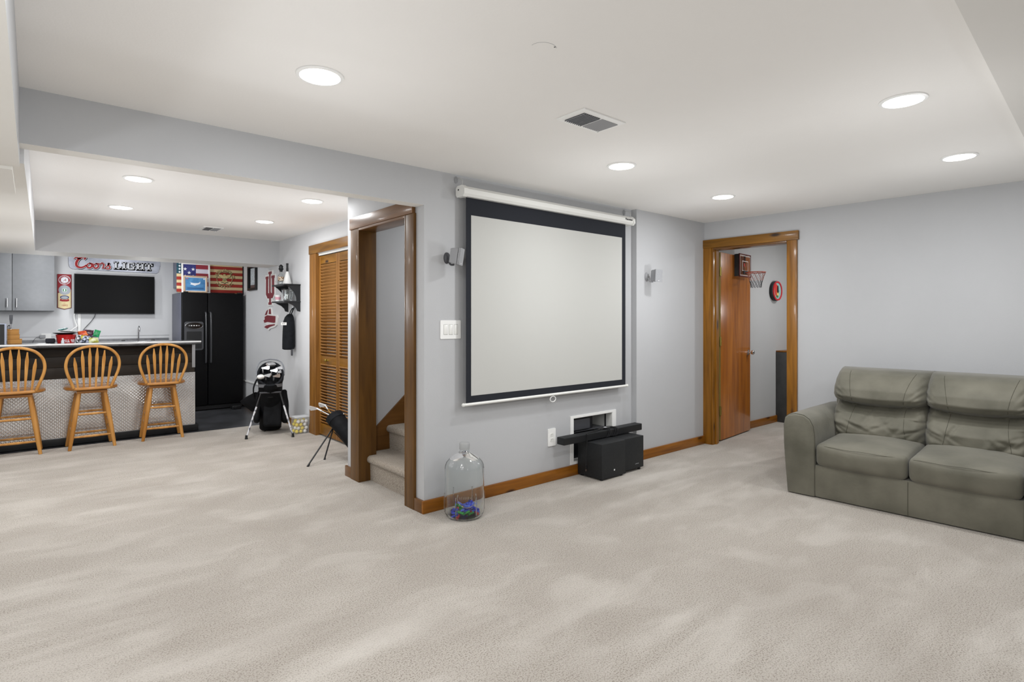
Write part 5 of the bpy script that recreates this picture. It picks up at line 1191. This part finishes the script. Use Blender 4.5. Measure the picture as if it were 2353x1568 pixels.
for w, foot in ((-0.10, (1.755, 6.49, 0)), (0.10, (2.178, 6.28, 0))):
    p0 = GBASE + GD * 0.35 + GP * w + Vector((0, 0, 0.47)); p1 = Vector(foot) + Vector((0, 0, 0.012)); q = p0.lerp(p1, 0.30)
    part(t, 'leg_sleeve', MB().tube([p0, q], [0.009, 0.011], 10), BLACK)
    part(t, 'leg', MB().tube([q, p1], [0.0105, 0.009], 10), LEGW)
    part(t, 'foot', MB().tube([p1 + Vector((0, 0, 0.03)), Vector(foot)], [0.011, 0.016], 10), BLACK)
part(t, 'base_foot', MB().cyl(GBASE + GD * 0.07 + GP * -0.06, GBASE + GD * 0.07 + GP * -0.06 + Vector((0, 0, 0.03)), 0.014), BLACK)
def club(label, grip_p, head_p, kind, yaw, tiltv, group, hm=CHROME, sh=STEEL):
    gp, hp = Vector(grip_p), Vector(head_p)
    c = thing('golf_club', label, 'golf club', tuple(gp), group=group)
    part(c, 'shaft', MB().tube([gp, hp], [0.0065, 0.0045], 8), sh)
    M = TR(*hp) @ RZ(yaw) @ RX(tiltv)
    if kind == 'iron':
        part(c, 'head', MB(M).prism([(-0.012, -0.008), (0.010, -0.014), (0.062, -0.024), (0.072, -0.006), (0.068, 0.022), (0.040, 0.016), (0.006, 0.006), (-0.010, 0.004)], -0.007, 0.007), hm)
        part(c, 'hosel', MB().tube([hp + (gp - hp).normalized() * 0.06, hp], [0.0075, 0.0085], 10), hm)
    elif kind == 'putter':
        part(c, 'head', MB(M).box(-0.02, 0.085, -0.022, 0.022, -0.014, 0.014, bev=0.004), hm)
        part(c, 'face_insert', MB(M).box(0.005, 0.06, -0.014, 0.014, 0.0142, 0.0165), GREYP)
    else:
        part(c, 'head', MB(M).sphere((0.03, 0, 0), 0.046, sc=(1.1, 0.9, 0.6)), hm)
def gpt(w, d, z): return GBASE + GD * (0.43 * z + d) + GP * w + Vector((0, 0, z))
SILV = mat('polished_head', 'd9dbde', rough=0.22, metal=0.7)
for i, (w, d, z, kind, yaw, tl, lb) in enumerate((
        (-0.080, -0.045, 0.750, 'iron', -20, 60, 'silver iron at the upper left of the black stand bag'),
        (-0.050, 0.030, 0.672, 'iron', -60, 70, 'silver iron low on the left in the black stand bag'),
        (-0.020, -0.080, 0.785, 'putter', 25, 40, 'silver mallet putter standing highest in the black stand bag'),
        (0.010, -0.010, 0.722, 'iron', -40, 75, 'silver iron in the middle of the black stand bag'),
        (0.035, 0.035, 0.660, 'iron', 10, 80, 'silver iron at the front middle of the black stand bag'),
        (0.075, 0.0, 0.700, 'iron', 40, 60, 'silver iron at the right front of the black stand bag'),
        (0.060, -0.060, 0.740, 'iron', 15, 50, 'silver iron at the upper right of the black stand bag'),
        (-0.100, 0.06, 0.655, 'wood', 70, 0, 'white headed club at the left rim of the black stand bag'))):
    club(lb, gpt(w * 0.8, d * 0.8, 0.515), gpt(w, d + 0.02, z), kind, yaw, tl, 'clubs in the black stand bag', WHITEM if kind == 'wood' else SILV)
# small bag, mostly hidden behind the stair wall
t = thing('junior_golf_bag', 'small black junior golf bag on a tripod stand beside the stair wall', 'golf bag', (2.24, 4.75, 0))
JA, JB_ = Vector((2.165, 5.135, 0.375)), Vector((2.285, 4.70, 0.055)); JD = (JB_ - JA).normalized()
JU = Vector((0, 0, 1)) - JD * JD.z; JU.normalize(); JW = JD.cross(JU)
def jring(s, r, n=22, flat=0.9): return [JA + JD * s + JW * (r * math.cos(2 * PI * k / n)) + JU * (r * flat * math.sin(2 * PI * k / n)) for k in range(n)]
part(t, 'body', MB().loft([jring(0.012, 0.080), jring(0.06, 0.083), jring(0.20, 0.078), jring(0.40, 0.080), jring(0.53, 0.080), jring(0.55, 0.07)]), GNYL)
part(t, 'collar', MB().loft([jring(0.06, 0.086), jring(0.0, 0.088), jring(-0.004, 0.084), jring(0.03, 0.072)], caps=False), NYL)
part(t, 'yellow_lining', MB().loft([jring(0.011, 0.074), jring(-0.012, 0.055)], caps=True), mat('golf_yellow', 'd99a1e', rough=0.6))
pk = MB(frame(JA + JD * 0.26 + JU * 0.01 - JW * 0.083, JD, JU, JW)); roundbox(pk, (0.24, 0.12, 0.05), 0.024, (8, 6, 6)); part(t, 'side_pocket', pk, GNYL, sharp=60)
for s, a in ((0.03, 200), (0.03, 160), (0.05, 120), (0.03, 235), (0.12, 170), (0.08, 215)):
    c_ = JA + JD * s + JW * (0.087 * math.cos(R(a))) + JU * (0.080 * math.sin(R(a)))
    part(t, 'rivet', MB().sphere(c_, 0.005, 10, 6), WHITE)
hip = JA + JD * 0.05 - JU * 0.085
for ft in ((1.835, 4.925, 0.0), (2.045, 5.07, 0.0)):
    part(t, 'leg', MB().tube([hip, Vector(ft) + Vector((0, 0, 0.006))], 0.0068, 8), BLACK); part(t, 'foot', MB().tube([Vector(ft) + (hip - Vector(ft)) * 0.06, ft], [0.008, 0.010], 8), BLACK)
part(t, 'leg_bracket', MB().sphere(hip, 0.016), BLACK)
part(t, 'brace_rod', MB().tube([hip + Vector((0.0, 0, -0.045)), JA + JD * 0.42 - JU * 0.082], 0.003, 6), BLACK)
part(t, 'brace_rod', MB().tube([hip + Vector((0.02, 0.01, -0.055)), JA + JD * 0.42 - JU * 0.085 + JW * 0.015], 0.003, 6), BLACK)
BALL = MB(); pouch = MB(frame(JA + JD * 0.42 - JU * 0.085 - JW * 0.03, JD, JU, JW)); roundbox(pouch, (0.20, 0.055, 0.09), 0.024, (8, 6, 6)); part(t, 'ball_pouch', pouch, NYL, sharp=60)
club('steel iron leaning out of the junior golf bag, left one', JA + JD * 0.05 + JW * -0.02, (2.06, 5.295, 0.445), 'iron', 130, 70, 'clubs in the junior bag', SILV)
club('steel iron leaning out of the junior golf bag, right one', JA + JD * 0.05 + JW * 0.02, (2.135, 5.275, 0.470), 'iron', 120, 65, 'clubs in the junior bag', SILV, mat('shaft_bronze', 'b08a4a', rough=0.3, metal=1.0))
# box of practice balls
t = thing('ball_box', 'clear plastic box of yellow and white practice balls by the closet wall', 'box', (2.325, 6.46, 0))
X0, X1, Y0, Y1, HB = 2.245, 2.400, 6.395, 6.53, 0.180; e = 0.0025
for nm, bx in (('side', (X0, X0 + e, Y0, Y1, e, HB)), ('side', (X1 - e, X1, Y0, Y1, e, HB)), ('side', (X0 + e, X1 - e, Y0, Y0 + e, e, HB)), ('side', (X0 + e, X1 - e, Y1 - e, Y1, e, HB)), ('bottom', (X0, X1, Y0, Y1, 0.0, e))):
    part(t, nm, MB().box(*bx), CLEARBOX)
part(t, 'lid', MB().box(X0 - 0.004, X1 + 0.001, Y0 - 0.004, Y1 + 0.004, HB, HB + 0.012, bev=0.003), mat('frosted_lid', 'e8ebee', rough=0.3, alpha=0.55))
YEL = mat('ball_yellow', 'e6cf1e', rough=0.5); BWH = mat('ball_white', 'e9e9e6', rough=0.5)
br = 0.0205; bmesh_y = MB().sphere((0, 0, 0), br, 16, 10).mesh('practice_ball', YEL); bmesh_w = MB().sphere((0, 0, 0), br, 16, 10).mesh('practice_ball', BWH)
rnd = random.Random(11)
for lz in range(4):
    for j in range(3):
        for i in range(3):
            yel = rnd.random() < 0.6
            o = bpy.data.objects.new('practice_ball', bmesh_y if yel else bmesh_w); link(o)
            o.location = (X0 + 0.0245 + i * 0.0445 + (0.0165 if (j + lz) % 2 else 0.0) + rnd.uniform(-0.0012, 0.0012), Y0 + 0.0245 + j * 0.0425 + rnd.uniform(-0.001, 0.001), e + br + lz * 0.0375 + rnd.uniform(0, 0.002))
            o['label'] = '%s practice ball inside the clear plastic box' % ('yellow' if yel else 'white'); o['category'] = 'ball'; o['group'] = 'practice balls in the clear box'
# ================================================================== beyond the right door
MD = TR(5.545, 3.112, 0) @ RZ(5.7)
t = thing('mini_basketball_hoop', 'mini basketball hoop hooked over the top of the open door', 'basketball hoop', tuple((MD @ Vector((0.51, -0.05, 1.76)))))
FDo = MD @ frame((0, -0.050, 0), (1, 0, 0), (0, 0, 1), (0, -1, 0))
HX0, HX1, HZ0, HZ1 = 0.352, 0.668, 1.765, 2.020
part(t, 'backboard', MB(FDo).prism(rrect(HX0, HX1, HZ0, HZ1, 0.006), 0.0, 0.006), glass_mat('acrylic_board', 'f0d8c8', ior=1.2))
rim_ = MB(FDo)
for bx in ((HX0, HX1, HZ0, HZ0 + 0.010), (HX0, HX1, HZ1 - 0.010, HZ1), (HX0, HX0 + 0.010, HZ0, HZ1), (HX1 - 0.010, HX1, HZ0, HZ1)): rim_.box(*bx, -0.003, 0.009)
part(t, 'board_frame', rim_, mat('hoop_dark_red', '5c1a16', rough=0.4))
for bx in ((0.428, 0.592, 1.938, 1.944), (0.428, 0.434, 1.838, 1.938), (0.586, 0.592, 1.838, 1.938), (0.428, 0.592, 1.832, 1.838)): part(t, 'shooter_square', MB(FDo).box(*bx, 0.0062, 0.0068), WHITE)
for bx in ((0.366, 0.654, 1.998, 2.003), (0.366, 0.371, 1.785, 1.998), (0.649, 0.654, 1.785, 1.998), (0.366, 0.654, 1.780, 1.786)): part(t, 'border_line', MB(FDo).box(*bx, 0.0062, 0.0068), WHITE)
part(t, 'logo', MB(FDo).prism(ell(0.49, 1.90, 0.018, 0.022, 16), 0.0062, 0.0068), mat('hoop_logo_red', 'b5342a', rough=0.4))
part(t, 'rim_plate', MB(FDo).box(0.455, 0.565, 1.795, 1.835, 0.007, 0.016, bev=0.002), BLACK)
for x in (0.39, 0.63): part(t, 'door_hook', MB(MD).box(x - 0.012, x + 0.012, -0.048, -0.002, 2.012, 2.018).box(x - 0.012, x + 0.012, -0.004, 0.042, 2.0065, 2.010).box(x - 0.012, x + 0.012, -0.006, -0.0015, 1.90, 2.018).box(x - 0.012, x + 0.012, 0.0375, 0.042, 1.95, 2.010), BLACK)
part(t, 'side_arm', MB(MD).box(HX0 - 0.004, HX0 + 0.003, -0.050, -0.0015, 1.77, 2.012), BLACK)
ORG = mat('rim_orange', 'b8482a', rough=0.35); rc = Vector((0.51, -0.175, 1.812)); rr = 0.098
part(t, 'rim', MB(MD).torus(rc, rr, 0.0045, 36, 8).tube([(0.49, -0.062, 1.812), (0.50, -0.08, 1.812)], 0.005, 8).tube([(0.53, -0.062, 1.812), (0.52, -0.08, 1.812)], 0.005, 8), ORG)
nt = MB(MD); nb = MB(MD); n = 12
def np_(i, lv):
    k = (1.0, 0.84, 0.70, 0.60, 0.55)[lv]; z = (0, -0.045, -0.09, -0.125, -0.17)[lv]; a = 2 * PI * (i + 0.5 * (lv % 2)) / n
    return rc + Vector((rr * k * math.cos(a), rr * k * math.sin(a), z))
for lv in range(4):
    for i in range(n):
        tgt = nt if lv < 2 else nb
        if lv % 2 == 0: tgt.tube([np_(i, lv), np_(i, lv + 1)], 0.0018, 5); tgt.tube([np_(i, lv), np_(i - 1, lv + 1)], 0.0018, 5)
        else: tgt.tube([np_(i, lv), np_(i, lv + 1)], 0.0018, 5); tgt.tube([np_(i, lv), np_(i + 1, lv + 1)], 0.0018, 5)
part(t, 'net', nt, mat('net_red_white', 'a06a5e', rough=0.8), kind='stuff'); part(t, 'net', nb, mat('net_dark', '35363a', rough=0.8), kind='stuff')
t = thing('wall_clock', 'round wall clock with red and black rim in the next room', 'clock', (7.10, 3.26, 1.525))
FN = frame((7.10, 3.27, 1.650), (1, 0, 0), (0, 0, 1), (0, -1, 0))
part(t, 'case', MB(FN).lathe([(0.001, 0.0005), (0.120, 0.0005), (0.126, 0.010), (0.126, 0.040), (0.118, 0.046), (0.001, 0.046)], 40), BLACK)
part(t, 'rim', MB(FN).lathe([(0.100, 0.0462), (0.122, 0.0462), (0.120, 0.056), (0.102, 0.056)], 40, closed=True), mat('clock_red', 'c0202a', rough=0.3, coat=0.3))
part(t, 'face', MB(FN).prism(ell(0, 0, 0.1, 0.1, 36), 0.0462, 0.0475), mat('clock_face', '8fb8b4', rough=0.4))
for nm, pts, cl in (('face_patch', ell(-0.03, 0.01, 0.05, 0.075, 20), 'c23a30'), ('face_patch', ell(0.012, 0.02, 0.022, 0.05, 16), '2b2b2e'), ('face_patch', ell(0.01, -0.035, 0.026, 0.030, 16), 'd8c070'), ('face_patch', ell(-0.005, -0.07, 0.03, 0.015, 16), '3f7a4a')):
    part(t, nm, MB(FN).prism(pts, 0.0476, 0.0482 + 0.0003 * (cl != 'c23a30')), mat('clock_' + cl, cl, rough=0.4))
part(t, 'hands', MB(FN).box(-0.003, 0.003, 0, 0.06, 0.0495, 0.0505).box(0, 0.045, -0.003, 0.003, 0.0495, 0.0505), BLACK)
CABD = mat('cabinet_dark_grey', '3a3a3a', '424242', scale=10, rough=0.5)
t = thing('side_cabinet', 'dark grey panelled cabinet with brown top in the next room', 'cabinet', (7.4, 3.06, 0))
part(t, 'body', MB().box(7.170, 7.70, 2.86, 3.265, 0.0, 0.882), CABD)
part(t, 'top', MB().box(7.160, 7.71, 2.85, 3.268, 0.8825, 0.900, bev=0.003), TRIM_X)
for (y0, y1, z0, z1) in ((2.86, 2.90, 0.0, 0.88), (3.125, 3.265, 0.0, 0.88), (2.90, 3.125, 0.80, 0.88), (2.90, 3.125, 0.0, 0.09), (2.90, 3.125, 0.46, 0.53)):
    part(t, 'frame_board', MB().box(7.156, 7.1698, y0, y1, z0, z1, bev=0.002), CABD)
